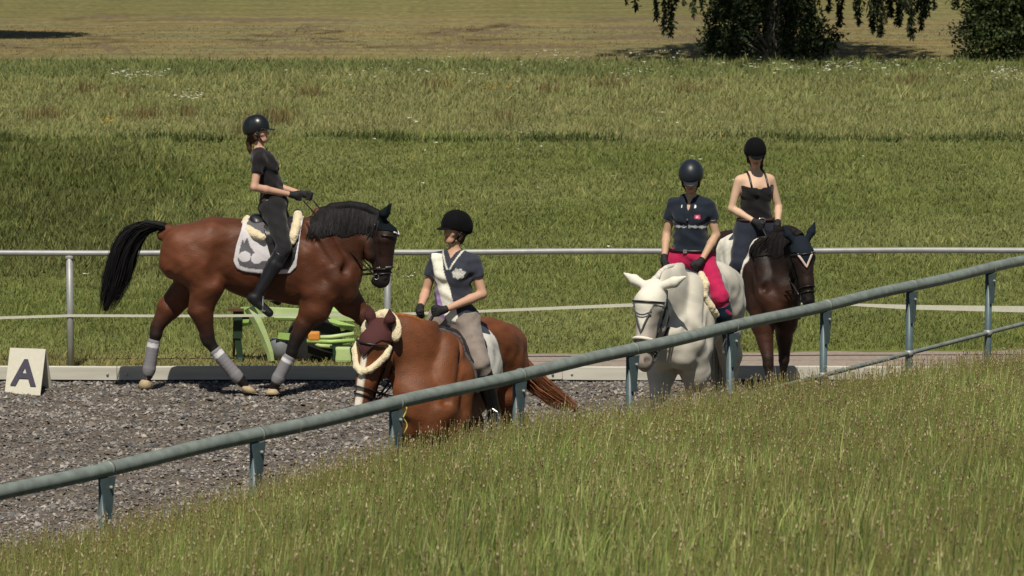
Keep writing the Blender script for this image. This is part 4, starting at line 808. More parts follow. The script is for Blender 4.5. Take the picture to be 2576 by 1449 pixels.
    for s in (-1, 1):
        a = J['L' if s > 0 else 'R']; G = SDF(np.array(a['wr']) - .16, np.array(a['wr']) + .16, .005)
        f = np.array(a.get('hd', np.array(a['wr']) - a['el']), float); f /= np.linalg.norm(f)
        for t in T_:
            if t[0] == 'hand' and np.linalg.norm((t[1] + t[2]) / 2 - a['wr']) < .16: G.cone(t[1], t[2], t[3] + .004, t[4] + .004, k=t[5], sm=min(t[6], .006), l=t[7])
        ad = np.array(a['wr']) - a['el']; ad /= np.linalg.norm(ad); G.cone(np.array(a['wr']) - ad * .035, np.array(a['wr']) + ad * .012 + f * .02, .031, .032, sm=.015, cap0=True); G.build('glove', mat('black_glove', (.020, .019, .020), rough=.75, var=.25, spec=.25), root)
    # breeches and boots
    q = field(('torso', 'thigh', 'shin'), .0085, .011); trunkcut(q, None, max(top['hem'] + (.03 if not top.get('tucked') else .045), .06)); 
    for s in (-1, 1):
        a = J['L' if s > 0 else 'R']; kn, an = np.array(a['kn']), np.array(a['an']); p = kn + (an - kn) * .42; d = (an - kn) / np.linalg.norm(an - kn); X, Y, Z = q.ax[0][:, None, None], q.ax[1][None, :, None], q.ax[2][None, None, :]
        D = (X - p[0]) * d[0] + (Y - p[1]) * d[1] + (Z - p[2]) * d[2]; side = (Y * s > 0); q.F = np.where(side, np.maximum(q.F, D), q.F).astype(np.float32)
    wrinkle(q, .0036, 34); q.build('breeches', M_cloth, root, col=lambda V: (legs['paint'](V, np.tile(legs['col'], (len(V), 1))) if 'paint' in legs else np.tile(legs['col'], (len(V), 1))))
    for s in (-1, 1):
        a = J['L' if s > 0 else 'R']; kn, an = np.array(a['kn']), np.array(a['an']); d = (an - kn) / np.linalg.norm(an - kn); P = [t for t in T_ if t[0] in ('shin', 'foot') and t[1][1] * s > 0]; qq = np.array([p for t in P for p in (t[1], t[2])])
        G = SDF(qq.min(0) - .1, qq.max(0) + .1, .0075)
        for t in P: G.cone(t[1], t[2], t[3] + .016, t[4] + .012, k=t[5], sm=t[6])
        G.plane(kn + d * .07, -d); G.build('boot', mat(legs['boot'][0], legs['boot'][1], rough=.35, spec=.45, var=.2, scale=14), root)
        # stirrup
    # helmet
    h = helmet; hm_ = tag(None) if False else None
    G = SDF(hd((0, 0, .14)) - .20, hd((0, 0, .14)) + .20, .0065); e = lambda a, b, ra, rb=None, k=1., sm=.02: G.cone(hd(a), hd(b), ra, rb, k=k, sm=sm, l=hl_)
    e((-.030, 0, .150), (.018, 0, .160), h.get('r', .112), h.get('r', .112) - .006, .92); e((-.02, 0, .175), (.008, 0, .178), h.get('r', .112) - .008, None, .92)
    upv = hd((0, 0, 1)) - hd((0, 0, 0)); G.plane(hd((-.02, 0, .112)), -(upv + .12 * (hd((1, 0, 0)) - hd((0, 0, 0))) * -1)); 
    G.cone(hd((-.075, 0, .115)), hd((-.07, 0, .085)), .045, .03, sm=.02, l=hl_, k=1.5)
    G.F = np.maximum(G.F, G.F)
    M_h = mat(*h['mat'][:2], **h['mat'][2]); he_ = G.build('helmet', M_h, root, relax=1)
    G = SDF(hd((.09, 0, .135)) - .13, hd((.09, 0, .135)) + .13, .006); G.cone(hd((.075, 0, .136)), hd((.128, 0, .120)), .074, .050, sm=.0, l=hl_, k=1.15)
    ux = hd((0, 0, 1)) - hd((0, 0, 0)); ux = ux + .25 * (hd((1, 0, 0)) - hd((0, 0, 0))); ux /= np.linalg.norm(ux); G.plane(hd((.1, 0, .134)), ux, .006); G.plane(hd((.1, 0, .134)), -ux, .004); G.build('peak', M_h, he_)
    m = MB(); m.tube([hd(p) for p in ((.02, -.088, .13), (.035, -.070, .07), (.05, -.04, .018), (.055, 0, .004), (.05, .04, .018), (.035, .070, .07), (.02, .088, .13))], .007, 6); m.tube([hd(p) for p in ((-.03, -.085, .11), (.02, -.078, .085), (.035, -.070, .07))], .006, 6); m.tube([hd(p) for p in ((-.03, .085, .11), (.02, .078, .085), (.035, .070, .07))], .006, 6); m.build('chin_strap', M_bleather, he_, smooth=True)
    if h.get('button'): m = MB(); m.lathe([(.014, -.004), (.014, .006), (.008, .012)], hd((-.008, 0, .278)), n=12); m.build('top_button', M_h, he_, smooth=True)
    if h.get('badge'): m = MB(); m.lathe([(.010, 0), (.010, .004)], hd((.112, 0, .178)), axis=hd((1, 0, .3)) - hd((0, 0, 0)), n=12); m.build('badge', M_chrome, he_, smooth=True)
    if h.get('stripe'): m = MB(); m.tube([hd((.105 * math.cos(a) - .012, .104 * math.sin(a), .135 + .008 * math.cos(a))) for a in np.linspace(-1.5, 1.5, 15)], .004, 6); m.build('helmet_trim', M_chrome, he_, smooth=True)
    if extras: extras(root, shirt, T_, tz, hd, field)
    return root, J, tz
def local_pt(p, ploc, hloc): return np.array(p) + (np.array(ploc) - np.array(hloc)) @ 1.0
# ------------------------------------------------------------ the four pairs
def rotz(v, a): return np.array((v[0] * math.cos(a) - v[1] * math.sin(a), v[0] * math.sin(a) + v[1] * math.cos(a), v[2]))
def pair(cfg):
    yaw = cfg['yaw']; P = cfg['loc']; sc = cfg['scale']; pel = np.array(cfg['pelvis'])           # pelvis in horse-local metres
    J = cfg['J']; ploc = np.array(P) + rotz(pel, yaw)
    # the grips are needed for the reins, so riders come first
    pr, J, tz = build_person(cfg['plabel'], tuple(ploc), yaw, J, cfg['lean'], cfg['hyaw'], cfg['hpitch'], cfg['skin'], cfg['top'], cfg['legs'], cfg['helmet'], cfg.get('hair'), cfg.get('extras'))
    hands = [np.array(J['R']['grip']) + pel, np.array(J['L']['grip']) + pel]
    root, B, T = build_horse(cfg['hlabel'], P, yaw, sc, cfg['pose'], cfg['kind'], cfg['bend'], cfg['pitch'], cfg['hp'], cfg['bonnet'], cfg['ears'], hands, cfg['mane'], cfg['tail'], cfg['cfg'])
    sr = saddle_set(root, B, sc, cfg['padcol'], cfg['padlabel'], cfg['sadlabel'], cfg.get('fleece'), cfg.get('padpoly'))
    for s in (-1, 1):
        a = J['L' if s > 0 else 'R']; f = (np.array(a['an']) * .45 + np.array(a['to']) * .55) + pel + (0, 0, -.035); top_ = np.array((.0, s * .20 * sc, 1.45 * sc)); m = MB()
        U = [f + np.array((0, y, z)) for y, z in ((-.06, 0), (-.062, .05), (-.04, .11), (0, .135), (.04, .11), (.062, .05), (.06, 0))]; m.tube(U, .0065, 6); m.box(f + (0, 0, -.002), (.05, .12, .012)); m.build('stirrup', M_chrome, sr, smooth=False)
        m = MB(); m.tube([f + (0, 0, .135), (f + (0, 0, .135) + top_) / 2 + (0, s * .03, 0), top_], .008, 6, flat=.5); m.build('stirrup_leather', M_leather, sr, smooth=True)
    return pr, root
def JJ(R, L): return dict(R=R, L=L)
def default_J(R=None, L=None):
    d = {}
    for k, s in (('R', -1), ('L', 1)): d[k] = dict(el=np.array((-.05, s * .235, .20)), wr=np.array((.17, s * .10, .105)), kn=np.array((.20, s * .275, -.33)), an=np.array((.0, s * .335, -.76)), to=np.array((.16, s * .37, -.85)))
    if R: d['R'].update(R)
    if L: d['L'].update(L)
    return d
NOM = dict(sleeve=.45)
black_vel = ('black_velvet', (.006, .006, .007), dict(rough=.95, spec=.06, var=.2, sheen=.02))
# ---- bay horse walking in profile, rider in black
g = gp(720, 986, 0.); locA = (g[0], g[1] - .0, 0.)
def padA(P, d, V):
    c = np.tile((.115, .11, .125), (len(P), 1)); white = (.58, .56, .58)
    def inside(pl): return sdpoly(P, np.array([H(*p)[[0, 2]] for p in pl])) < 0
    w = (d > -r_(11)); w |= inside(((612, 566), (640, 572), (690, 586), (692, 604), (676, 616), (660, 640), (636, 612), (628, 588), (620, 604)))
    w |= np.linalg.norm((P - H(622, 636)[[0, 2]]) * (1, 1.15), axis=1) < r_(15.5); w |= np.linalg.norm((P - H(672, 630)[[0, 2]]) * (.9, 1.1), axis=1) < r_(19); w |= np.linalg.norm(P - H(652, 640)[[0, 2]], axis=1) < r_(14)
    w &= ~inside(((627, 592), (612, 618), (640, 619))); c = mixc(c, white, w); c = mixc(c, (.15, .16, .14), inside(((725, 590), (744, 590), (744, 615), (728, 625))) ); return c
JA = default_J(dict(el=np.array((-.185, -.235, .17)), wr=np.array((.17, -.10, .085)), hd=np.array((1, .15, -.2)), kn=np.array((.10, -.31, -.40)), an=np.array((-.17, -.37, -.88)), to=np.array((-.04, -.385, -1.02))),
               dict(el=np.array((-.10, .215, .17)), wr=np.array((.26, .10, .075)), hd=np.array((1, -.1, -.25)), kn=np.array((.12, .30, -.40)), an=np.array((-.14, .36, -.88)), to=np.array((.0, .385, -1.0))))
def extA(root, shirt, T_, tz, hd, field):
    m = MB(); m.tube([tz((.06, 0, .5)), tz((.10, 0.01, .42)), tz((.115, .0, .34))], .004, 6); m.build('zip', mat('pink_zip', (.30, .06, .09)), shirt, smooth=True)
def topA(V, c, tz):
    return mixc(c, (.13, .05, .07), (np.linalg.norm((V - tz((.10, -.055, .40))) * (1, 1, 2.2), axis=1) < .022))
pair(dict(yaw=0., loc=locA, scale=1., pelvis=(-.095, 0, 1.835), J=JA, lean=.27, hyaw=-.25, hpitch=-.12, skin=(.52, .31, .22), plabel='rider in black T-shirt with glossy black helmet on the bay horse seen in profile',
  top=dict(col=(.012, .010, .012), sleeve=.50, hem=-.07, vneck=.02, collar=True, paint=topA), legs=dict(col=(.017, .017, .019), boot=('black_boot', (.012, .012, .014))), helmet=dict(mat=('black_gloss_helmet', (.010, .012, .014), dict(rough=.32, spec=.5, var=.1))),
  hair=dict(col=(.055, .03, .018), pony=[(-.08, 0, .06), (-.10, 0, .02), (-.10, 0, -.04), (-.095, 0, -.08)]), extras=extA, hlabel='bay horse with black tail and grey leg bandages walking in profile past the kickboard', pose='walk', kind='bay', bend=-.12, pitch=0, hp=-.02,
  bonnet=dict(z=586, k=.5, col=(.006, .010, .012), trim=('silver_trim', (.62, .62, .60), .4), tr=.009), ears=(.075, .035, .165), mane=(.010, .009, .010),
  tail=[(424, 572, 12), (400, 566, 20), (370, 562, 22), (338, 580, 25), (316, 618, 27), (303, 660, 28), (290, 705, 27), (276, 745, 21), (262, 782, 9)], cfg=dict(bandage=True, glints=True, mane=1), padcol=padA, padlabel='dark grey saddle pad with thick white border on the bay horse in profile', sadlabel='black dressage saddle with cream fleece rolls on the bay horse in profile', fleece=True))
# ---- chestnut horse in front, rider with the sash
YB = 33.75; XB = Xat(1128, YB, 1.4); zB = float(arena_z(YB)); locB = (XB, YB, zB); thB = math.radians(-90 - 20)
def plain_pad(border, field_, wid=10):
    return lambda P, d, V: mixc(np.tile(field_, (len(P), 1)), border, d > -r_(wid))
def topB(V, c, tz):
    I = np.linalg.inv(np.array([tz((1, 0, 0)), tz((0, 1, 0)), tz((0, 0, 1))]).T); q = V @ I.T; x, y, z = q.T
    f = x > -.02; line = y - (-.118 + (.47 - z) * .33); w = f & (np.abs(line) < .054) & (z < .52); c = mixc(c, (.74, .72, .62), w); pu = f & (line > -.10) & (line < -.052) & (z < .28); c = mixc(c, (.36, .22, .48), pu)
    e = f & (((y - .085) / .050) ** 2 + ((z - .37) / .040) ** 2 < 1 + .25 * np.sin(np.arctan2(z - .37, y - .085) * 7)); c = mixc(c, (.55, .55, .50), e * (.55 + .45 * (np.sin(y * 260) * np.sin(z * 240) > -.3)))
    tr = f & (z > .40) & (np.abs(np.abs(y) - (z - .38) * .5) < .008); c = mixc(c, (.6, .58, .5), tr); return c
JB = default_J(dict(el=np.array((-.02, -.245, .20)), wr=np.array((.20, -.21, .09))), dict(el=np.array((-.02, .245, .20)), wr=np.array((.21, -.005, .085)), hd=np.array((.8, -.55, -.05)), kn=np.array((.17, .30, -.34)), an=np.array((-.02, .345, -.76)), to=np.array((.14, .38, -.86))))
pelB = 1.36
pair(dict(yaw=thB, loc=locB, scale=1.03, pelvis=(-.11, 0, 1.81), J=JB, lean=.03, hyaw=-.55, hpitch=-.12, skin=(.52, .31, .21), plabel='rider in charcoal polo shirt with white and purple sash on the chestnut horse',
  top=dict(col=(.034, .038, .054), sleeve=.50, hem=-.06, vneck=.07, collar=True, paint=topB), legs=dict(col=(.235, .195, .17), boot=('black_boot', (.012, .012, .014))), helmet=dict(mat=black_vel, button=True, r=.118), hair=dict(col=(.05, .03, .02)),
  hlabel='chestnut horse with white blaze and cream fleece on its bridle behind the front rail', pose='stand', kind='chestnut', bend=-.62, pitch=.20, hp=.04, bonnet=dict(z=612, flap=True, side=585, col=(.075, .030, .030), trim=('dark_bonnet_trim', (.03, .015, .015), .7), tr=.006), ears=(.06, .03, .13), mane=(.26, .095, .035),
  tail=[(424, 575, 14), (404, 590, 22), (385, 625, 24, .04), (372, 668, 27, .14), (360, 705, 30, .28), (350, 735, 26, .42), (342, 760, 14, .56)], cfg=dict(head_scale=1.09, head_yaw=.50, fleece_bridle=True, double=True, mane=0, tail_col=(.17, .065, .03)), padcol=plain_pad((.10, .09, .09), (.62, .60, .55), 4), padlabel='white saddle pad with thin dark edge on the chestnut horse', sadlabel='black saddle under the rider with the sash on the chestnut horse'))
# ---- white horse, rider in magenta breeches
YC = 37.15; XC = Xat(1732, YC, 1.5); zC = float(arena_z(YC)); thC = math.radians(-90 - 15)
def topC(V, c, tz):
    x, y, z = V.T; f = x > -.02; w = f & (np.abs(z - .285 + .03 * y * y * 10) < .010 + .004 * np.sin(y * 120)) & (np.abs(y) < .16) & (np.abs(y + .005) > .008); c = mixc(c, (.55, .57, .60), w)
    c = mixc(c, (.62, .08, .16), f & (np.abs(y - .088) < .024) & (np.abs(z - .375) < .018)); c = mixc(c, (.75, .45, .5), f & (np.abs(y - .088) < .008) & (np.abs(z - .372) < .012))
    c = mixc(c, (.5, .5, .55), (y > .19) & (np.abs(z - .335) < .006)); return mixc(c, (.7, .7, .7), f & (np.abs(np.abs(y) - .062) < .006) & (np.abs(z - .462) < .014))
JC = default_J(dict(el=np.array((-.02, -.225, .20)), wr=np.array((.16, -.205, .00)), hd=np.array((.5, .1, -.8)), kn=np.array((.18, -.29, -.33))), dict(el=np.array((-.02, .225, .20)), wr=np.array((.17, .13, -.02)), hd=np.array((.6, -.5, -.55)), kn=np.array((.20, .315, -.32)), an=np.array((.02, .36, -.74)), to=np.array((.18, .40, -.83))))
def extC(root, shirt, T_, tz, hd, field):
    G = field(('torso',), .012, .012); P = [G.ray(tz((-.01, 0, .065)), (math.cos(a), math.sin(a), 0), .006, .3) for a in np.linspace(0, 6.283, 26, endpoint=False)]; m = MB(); m.tube(P, .014, 6, closed=True, flat=1.); m.build('belt', M_leather, root, smooth=True)
    m = MB(); m.box(P[0] + (.010, -.02, 0), (.012, .035, .03), bev=.003); m.build('belt_buckle', M_chrome, root); m = MB(); m.lathe([(.009, 0), (.009, .006)], G.ray(tz((0, 0, .35)), (1, 0, 0), .012, .3), axis=(1, 0, 0), n=10); m.build('zip_pull', M_chrome, shirt)
pair(dict(yaw=thC, loc=(XC, YC, zC), scale=1.0, pelvis=(-.085, 0, 1.79), J=JC, lean=-.02, hyaw=.18, hpitch=.30, skin=(.50, .32, .21), plabel='rider in navy polo and magenta breeches on the white horse',
  top=dict(col=(.012, .018, .030), sleeve=.50, hem=.05, tucked=True, vneck=.09, collar=True, paint=topC), legs=dict(col=(.42, .015, .075), boot=('navy_boot', (.015, .03, .055))), helmet=dict(mat=('matt_navy_helmet', (.014, .018, .026), dict(rough=.42, spec=.45, var=.08)), badge=True, r=.120), hair=dict(col=(.04, .025, .015)), extras=extC,
  hlabel='white horse with white ear bonnet and grey muzzle facing the camera behind the rail', pose='stand', kind='white', bend=-.20, pitch=-.12, hp=.36, bonnet=dict(z=648, flap=True, side=600, col=(.70, .67, .58), trim=('grey_bonnet_trim', (.10, .10, .10), .7), tr=.006, arcs=(.115, .135)), ears=(-.02, .20, .09), mane=(.60, .57, .50),
  tail=[(424, 575, 14), (404, 590, 20), (394, 640, 22), (390, 720, 26), (392, 800, 24), (396, 880, 12)], cfg=dict(head_scale=1.15, white_noseband=True, neck_fleece=True, breastplate=True, mane=0), padcol=plain_pad((.10, .12, .16), (.55, .55, .52), 3), padlabel='pale saddle pad on the white horse', sadlabel='black saddle with padded knee flaps on the white horse'))
# ---- dark bay horse, rider in the black vest top
YD = 40.15; XD = Xat(1912, YD, 1.3); thD = math.radians(-90 + 20)
JD = default_J(dict(el=np.array((-.05, -.235, .19)), wr=np.array((.13, -.06, .07)), hd=np.array((.8, .25, -.35))), dict(el=np.array((-.03, .245, .19)), wr=np.array((.17, .15, .055)), hd=np.array((.8, -.25, -.35))))
def extD(root, shirt, T_, tz, hd, field):
    G = field(('torso',), .012, .012); P = [G.ray(tz((-.01, 0, .085)), (math.cos(a), math.sin(a), 0), .006, .3) for a in np.linspace(0, 6.283, 26, endpoint=False)]; m = MB(); m.tube(P, .015, 6, closed=True); m.build('belt', mat('brown_belt', (.05, .025, .02), rough=.5), root, smooth=True)
    m = MB(); m.tube([P[0] + np.array((.014, .036 * math.cos(a), .024 * math.sin(a))) for a in np.linspace(0, 6.283, 14, endpoint=False)], .006, 6, closed=True); m.build('belt_buckle', M_chrome, root, smooth=True)
pair(dict(yaw=thD, loc=(XD, YD, 0.), scale=.90, pelvis=(-.10, 0, 1.595), J=JD, lean=.05, hyaw=-.30, hpitch=.18, skin=(.60, .40, .28), plabel='rider in black sleeveless strap top on the dark brown horse farthest right',
  top=dict(col=(.010, .009, .010), tank=True, hem=.07, tucked=True), legs=dict(col=(.016, .020, .032), boot=('dark_boot', (.012, .014, .022))), helmet=dict(mat=black_vel, r=.116), hair=dict(col=(.05, .025, .015), pony=[(-.08, .03, .05), (-.06, .06, .0), (-.03, .07, -.05)]), extras=extD,
  hlabel='dark brown horse with black bonnet edged in pink standing beside the white horse', pose='stand', kind='dark', bend=.20, pitch=.07, hp=.16, bonnet=dict(z=622, flap=True, side=588, col=(.012, .017, .024), trim=('pink_bonnet_trim', (.62, .40, .34), .7), tr=.009, trim2=('silver_trim', (.62, .62, .60), .4)), ears=(.03, .10, .17), mane=(.012, .010, .010),
  tail=[(424, 575, 14), (404, 590, 20), (394, 640, 22), (390, 720, 26), (392, 800, 24), (396, 880, 12)], cfg=dict(mane=1, head_yaw=-.42, head_scale=1.08), padcol=plain_pad((.70, .66, .62), (.66, .64, .55), 5), padlabel='white saddle pad on the dark brown horse', sadlabel='black saddle on the dark brown horse farthest right',
  padpoly=((570, 572), (560, 610), (562, 650), (575, 672), (622, 682), (680, 686), (745, 684), (768, 662), (776, 610), (776, 575), (776, 530), (680, 520), (600, 530))))

# ------------------------------------------------------------ trees
M_leaf = mat('tree_leaf', attr=True, rough=.6, var=.15, scale=2, spec=.25, trans=.12); M_bark = mat('bark', (.13, .115, .10), rough=.95, var=.4, scale=9, stretch=(3, 3, .5), bump=1., bscale=14)
def leaf_mesh(name, P, size, cols, parent, m=M_leaf, droop=0., elong=1.6):
    n = len(P); a = rng.normal(0, 1, (n, 3)); a[:, 2] -= droop; a /= np.linalg.norm(a, axis=1)[:, None]; b = np.cross(a, rng.normal(0, 1, (n, 3))); b /= np.linalg.norm(b, axis=1)[:, None]; s = (np.asarray(size) * rng.uniform(.6, 1.4, n))[:, None]
    V = np.stack([P, P + a * s * elong * .5 + b * s * .4, P + a * s * elong, P + a * s * elong * .5 - b * s * .4], 1).reshape(-1, 3); F = np.arange(4 * n).reshape(-1, 4); return mesh(name, V, F, m, parent, cols=np.repeat(cols, 4, 0), smooth=False)
def trunk_tube(m, P, r0, r1, n=10): P = np.array(P); m.tube(P, np.linspace(r0, r1, len(P)), n)
# the large weeping spruce
gs = gp(1943, 149); sp = tag(empty('spruce_tree', (gs[0], gs[1], 0)), 'large dark spruce with hanging branches and grey trunk beyond the meadow', 'tree')
m = MB(); trunk_tube(m, [(.02 * math.sin(z), .02 * math.cos(z * 1.3), z) for z in np.linspace(-.2, 14, 16)], .21, .03, 14); m.lathe([(.36, -.2), (.27, .05), (.22, .5), (.20, .9)], (0, 0, 0), n=14); m.build('trunk', M_bark, sp, smooth=True)
m = MB(); LP, LC, LS = [], [], []
hang = [(1575, 8, .10), (1600, 22, .12), (1650, 45, .16), (1672, 82, .14), (1688, 88, .18), (1745, 40, .14), (1765, 22, .1), (2085, 30, .14), (2112, 62, .2), (2160, 58, .2), (2196, 78, .24), (2215, 86, .3), (2240, 40, .2), (2262, 60, .26), (2292, 92, .28), (2318, 72, .22), (2330, 40, .2), (2060, 12, .1), (2350, 20, .12), (1700, 8, .12), (1720, 10, .1)]
def curtain(x, y, ztop, zbot, w, dens=1.):
    n = int((ztop - zbot) * 260 * dens * (w / .18)); t = rng.uniform(0, 1, n); z = ztop + (zbot - ztop) * t; ww = w * (1 - t ** 2 * .75) * (.75 + .35 * np.sin(z * 9 + x * 5)); a = rng.uniform(0, 6.283, n); r = np.sqrt(rng.uniform(0, 1, n)) * ww
    LP.append(np.stack([x + np.cos(a) * r, y + np.sin(a) * r, z], 1)); LC.append(np.array((.020, .030, .012)) * rng.uniform(.5, 1.6, (n, 1))); LS.append(np.full(n, .046))
for px, py, w in hang:
    yy = rng.uniform(-.8, .3); q = vp(px, py, gs[1] + yy); zt_ = q[2] + rng.uniform(1.1, 1.9); x, y = q[0] - gs[0], yy; curtain(x, y, zt_, q[2], w * .9, 1.5)
    m.tube([(0, 0, zt_ + .5), (x * .5, y * .5, zt_ + .35), (x * .92, y * .92, zt_ + .05), (x, y, zt_ - .1), (x, y, q[2] + .25)], [.05, .04, .025, .014, .004], 6)
for lv, z in enumerate(np.arange(3.0, 13.6, .55)):
    R = 4.1 * (1 - (z - 1.6) / 13.5) + .3; nb = max(5, int(R * 3.6))
    for b in range(nb):
        a = b * 6.283 / nb + lv * .7; ln = R * rng.uniform(.8, 1.1); P = [(ln * t * math.cos(a), ln * t * math.sin(a), z + .25 * math.sin(t * 2.2) - .75 * t * t) for t in np.linspace(0, 1, 6)]; m.tube(P, np.linspace(.045, .008, 6), 5)
        for t in np.linspace(.3, 1, 5): curtain(ln * t * math.cos(a), ln * t * math.sin(a), z - .5 * t * t + .1, z - .75 * t * t - rng.uniform(.4, 1.), .27, .75 if z < 5 else .34)
m.build('branches', M_bark, sp, smooth=True)
leaf_mesh('foliage', np.concatenate(LP), np.concatenate(LS), np.concatenate(LC), sp, droop=1.6, elong=2.2)
def bush(name, label, c, blobs, n, size, col, stems, droop=0., cat='bush', elong=1.6, spikes=0):
    r = tag(empty(name, c), label, cat); P = []; B_ = np.array(blobs, float); w = (B_[:, 3] * B_[:, 4] * B_[:, 5]) ** .75; w /= w.sum(); idx = rng.choice(len(B_), n, p=w); d = rng.normal(0, 1, (n, 3)); d /= np.linalg.norm(d, axis=1)[:, None]; rad = rng.uniform(.35, 1.12, (n, 1)) ** .6
    rad *= (1 + .28 * np.sin(d[:, :1] * 7 + idx[:, None] * 2.1) * np.sin(d[:, 2:] * 9 + idx[:, None])); P = B_[idx, :3] + d * B_[idx, 3:6] * rad; P = P[P[:, 2] > .02]
    m = MB()
    for s_ in range(stems):
        a = rng.uniform(0, 6.283); b = B_[rng.integers(len(B_))]; e = b[:3] + rng.normal(0, .5, 3) * b[3:6]; e[2] = abs(e[2]) + .1; m.tube([(.1 * math.cos(a), .1 * math.sin(a), 0), (e[0] * .4, e[1] * .4, e[2] * .55), tuple(e)], [.025, .018, .005], 5)
    for s_ in range(spikes):
        b = B_[rng.integers(len(B_))]; dd = rng.normal(0, 1, 3); dd[2] = abs(dd[2]) * .8; dd /= np.linalg.norm(dd); a = b[:3] + dd * b[3:6] * .8; e = b[:3] + dd * b[3:6] * rng.uniform(1.2, 1.5); m.tube([a, (a + e) / 2 + (0, 0, .05), e], [.012, .008, .003], 4); k = rng.uniform(0, 1, (16, 1)); P = np.concatenate([P, a + (e - a) * k + rng.normal(0, .035, (16, 3))])
    m.build('stems', M_bark, r, smooth=True); leaf_mesh('foliage', P, size, np.array(col) * rng.uniform(.45, 1.7, (len(P), 1)) * (.8 + .5 * vn(3, P[:, [0, 2]], 4.)[:, None]), r, droop=droop, elong=elong); return r
s = 116.
bush('elder_bush', 'dark leafy bush wrapped round the foot of the spruce trunk', (gs[0], gs[1] - .25, 0), [(-.95, .1, .75, .62, .5, .6), (-1.1, -.05, .35, .45, .5, .38), (-.55, .1, 1.2, .5, .4, .6), (-.35, .35, .6, .5, .4, .7), (.55, .0, .55, .55, .5, .6), (.55, .1, 1.05, .42, .4, .45), (1.0, .05, .42, .42, .4, .4), (.25, .3, 1.4, .5, .4, .5), (-1.1, .2, 1.15, .35, .3, .3), (-.2, .35, 1.7, .6, .4, .4)], 14000, .060, (.020, .032, .011), 26, spikes=44)
gy = gp(2560, 152); bush('yew_shrub', 'large dense dark shrub at the top right edge of the meadow', (gy[0] + .55, gy[1], 0), [(-1.15, .1, .5, .75, .8, .55), (-.9, .1, 1.15, .95, .9, .8), (-.2, .2, .8, 1.2, 1, .8), (.2, 0, 1.8, 1.5, 1.2, 1.2), (-.9, .2, 1.9, 1.0, .9, .8), (1.2, .1, .9, 1.2, 1., .9), (1.5, .2, 2.0, 1.1, 1, 1), (.3, .2, 2.9, 1.2, 1.1, .9)], 44000, .060, (.034, .050, .015), 30, droop=.3, spikes=60)
# off-frame tree whose shade lies on the mown field at the left
tr = tag(empty('field_tree', (-14.6, 99.3, 0)), 'broad leafy tree standing left of the view whose shade reaches the mown field', 'tree'); m = MB(); trunk_tube(m, [(0, 0, -.1), (.05, 0, 1.2), (.0, .1, 2.6), (.1, .1, 4.4)], .26, .08, 12)
for k in range(9): a = k * .7; m.tube([(0, 0, 1.8 + .2 * k), (1.2 * math.cos(a), 1.2 * math.sin(a), 2.8 + .2 * k), (2.2 * math.cos(a), 2.0 * math.sin(a), 3.5 + .15 * k)], [.07, .045, .012], 6)
m.build('trunk', M_bark, tr, smooth=True); n = 26000; d = rng.normal(0, 1, (n, 3)); d /= np.linalg.norm(d, axis=1)[:, None]; P = d * np.array((3.5, 1.7, 1.4)) * (rng.uniform(.2, 1.05, (n, 1)) ** .5) * (1 + .2 * np.sin(d[:, :1] * 6) * np.sin(d[:, 2:] * 7)) + (.3, 0, 4.0); leaf_mesh('crown', P, .15, np.array((.05, .075, .02)) * rng.uniform(.5, 1.5, (n, 1)), tr)

# ------------------------------------------------------------ tall grass of the bank
N = 560000; X = rng.uniform(-7.5, 9, N); Y = rng.uniform(15.5, 44, N); v = fence_Y(X) - Y; k = (v > .1) & inview(X, Y, 1.2); X, Y, v = X[k], Y[k], v[k]
dn = np.clip(v / 1.3, .25, 1) * np.clip((Y - 14) / 14, .42, 1) ; k = rng.random(len(X)) < dn * .92; X, Y, v = X[k], Y[k], v[k]
P2 = np.stack([X, Y], -1); cl = vn(13, P2, 2.2) * .6 + vn(17, P2, 6.) * .4; Z = bank_z(X, Y) - .01; Hh = (.13 + .16 * cl + rng.gamma(2, .035, len(X))) * np.clip(.55 + v / 1.5, .5, 1)
pal = np.array(((.215, .275, .068), (.295, .345, .105), (.135, .195, .050), (.46, .46, .20), (.42, .35, .19))); ci = rng.choice(5, len(X), p=(.36, .27, .2, .12, .05)); cc = pal[ci] * rng.uniform(.5, 1.6, (len(X), 1)) * (.62 + .7 * vn(31, P2, 1.3))[:, None]
dry = (ss(3.0, .5, v) * .62 + .25 * ss(.55, .75, vn(5, P2, .9)))[:, None]; cc = cc * (1 - dry * .6) + np.array((.32, .24, .12)) * dry * .6
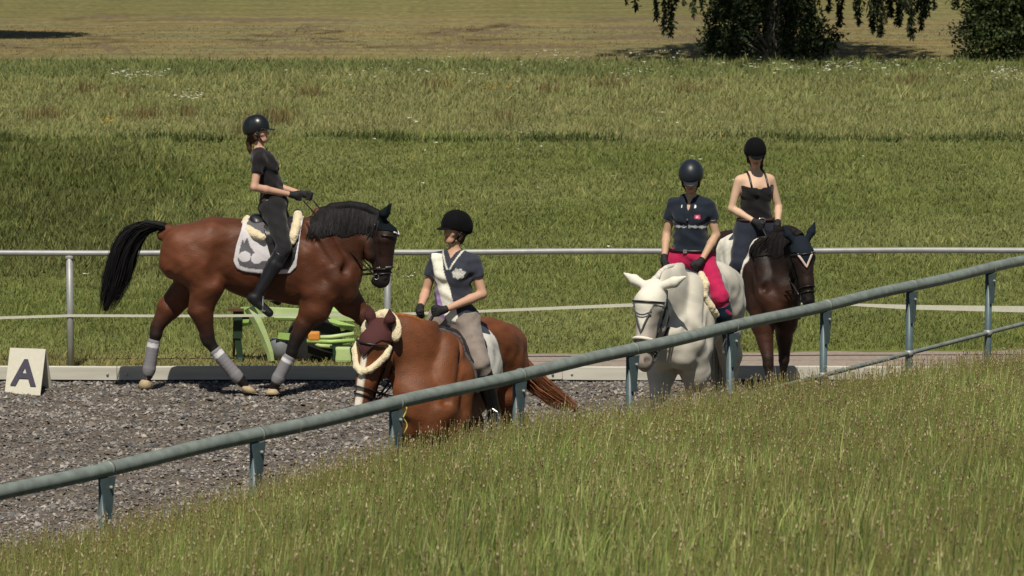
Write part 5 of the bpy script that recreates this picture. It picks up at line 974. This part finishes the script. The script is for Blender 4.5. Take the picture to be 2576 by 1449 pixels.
blades('bank_grass', X, Y, Z, Hh, rng.uniform(.0045, .0105, len(X)), cc, M_blade, seg=2, lean=.22, label='tall uncut grass covering the bank in the foreground')
# seed heads: thin stems carrying small brown panicles
k = rng.random(len(X)) < (.09 + .16 * ss(3.2, .6, v) + .07 * ss(.5, .8, vn(5, P2, .9))); X, Y, Z, v = X[k], Y[k], Z[k], v[k]; n = len(X); Hs = rng.uniform(.20, .36, n) * np.clip(.6 + v / 2, .55, 1); a = rng.uniform(0, 6.283, n); ln = rng.normal(0, .16, n) * Hs
tx, ty = X + np.cos(a) * ln + .01, Y + np.sin(a) * ln; hw = .0016 + Y * .00003; hl2 = rng.uniform(.010, .032, n); hr = rng.uniform(.0028, .0062, n)
B0 = np.stack([X, Y, Z], 1); T0 = np.stack([tx, ty, Z + Hs], 1); ex = np.array((1., 0, 0)) * hw[:, None]; ax_ = (T0 - B0) / Hs[:, None] + rng.normal(0, .25, (n, 3)); rx = np.stack([np.cos(a * 3), np.sin(a * 3), 0 * a], 1) * hr[:, None]; ry = np.stack([-np.sin(a * 3), np.cos(a * 3), 0 * a], 1) * hr[:, None]; md = T0 + ax_ * (hl2 * .4)[:, None]; en = T0 + ax_ * hl2[:, None]
V = np.stack([B0 - ex, B0 + ex, T0 + ex * .6, T0 - ex * .6, T0, md + rx, md + ry, md - rx, md - ry, en], 1).reshape(-1, 3); o = np.arange(n)[:, None, None] * 10
F = (o + np.array([(0, 1, 2), (0, 2, 3), (4, 5, 6), (4, 6, 7), (4, 7, 8), (4, 8, 5), (9, 6, 5), (9, 7, 6), (9, 8, 7), (9, 5, 8)])[None]).reshape(-1, 3)
hc = np.array(((.30, .20, .12), (.42, .33, .19), (.50, .43, .26), (.24, .15, .09)))[rng.choice(4, n)] * rng.uniform(.7, 1.3, (n, 1)); sc_ = np.tile((.20, .185, .06), (n, 1)); Cc = np.concatenate([np.repeat(sc_[:, None], 4, 1), np.repeat(hc[:, None], 6, 1)], 1).reshape(-1, 3)
tag(mesh('grass_seed_heads', V, F, M_blade, cols=Cc, smooth=False), 'brown flowering grass heads standing above the foreground bank grass', kind='stuff')
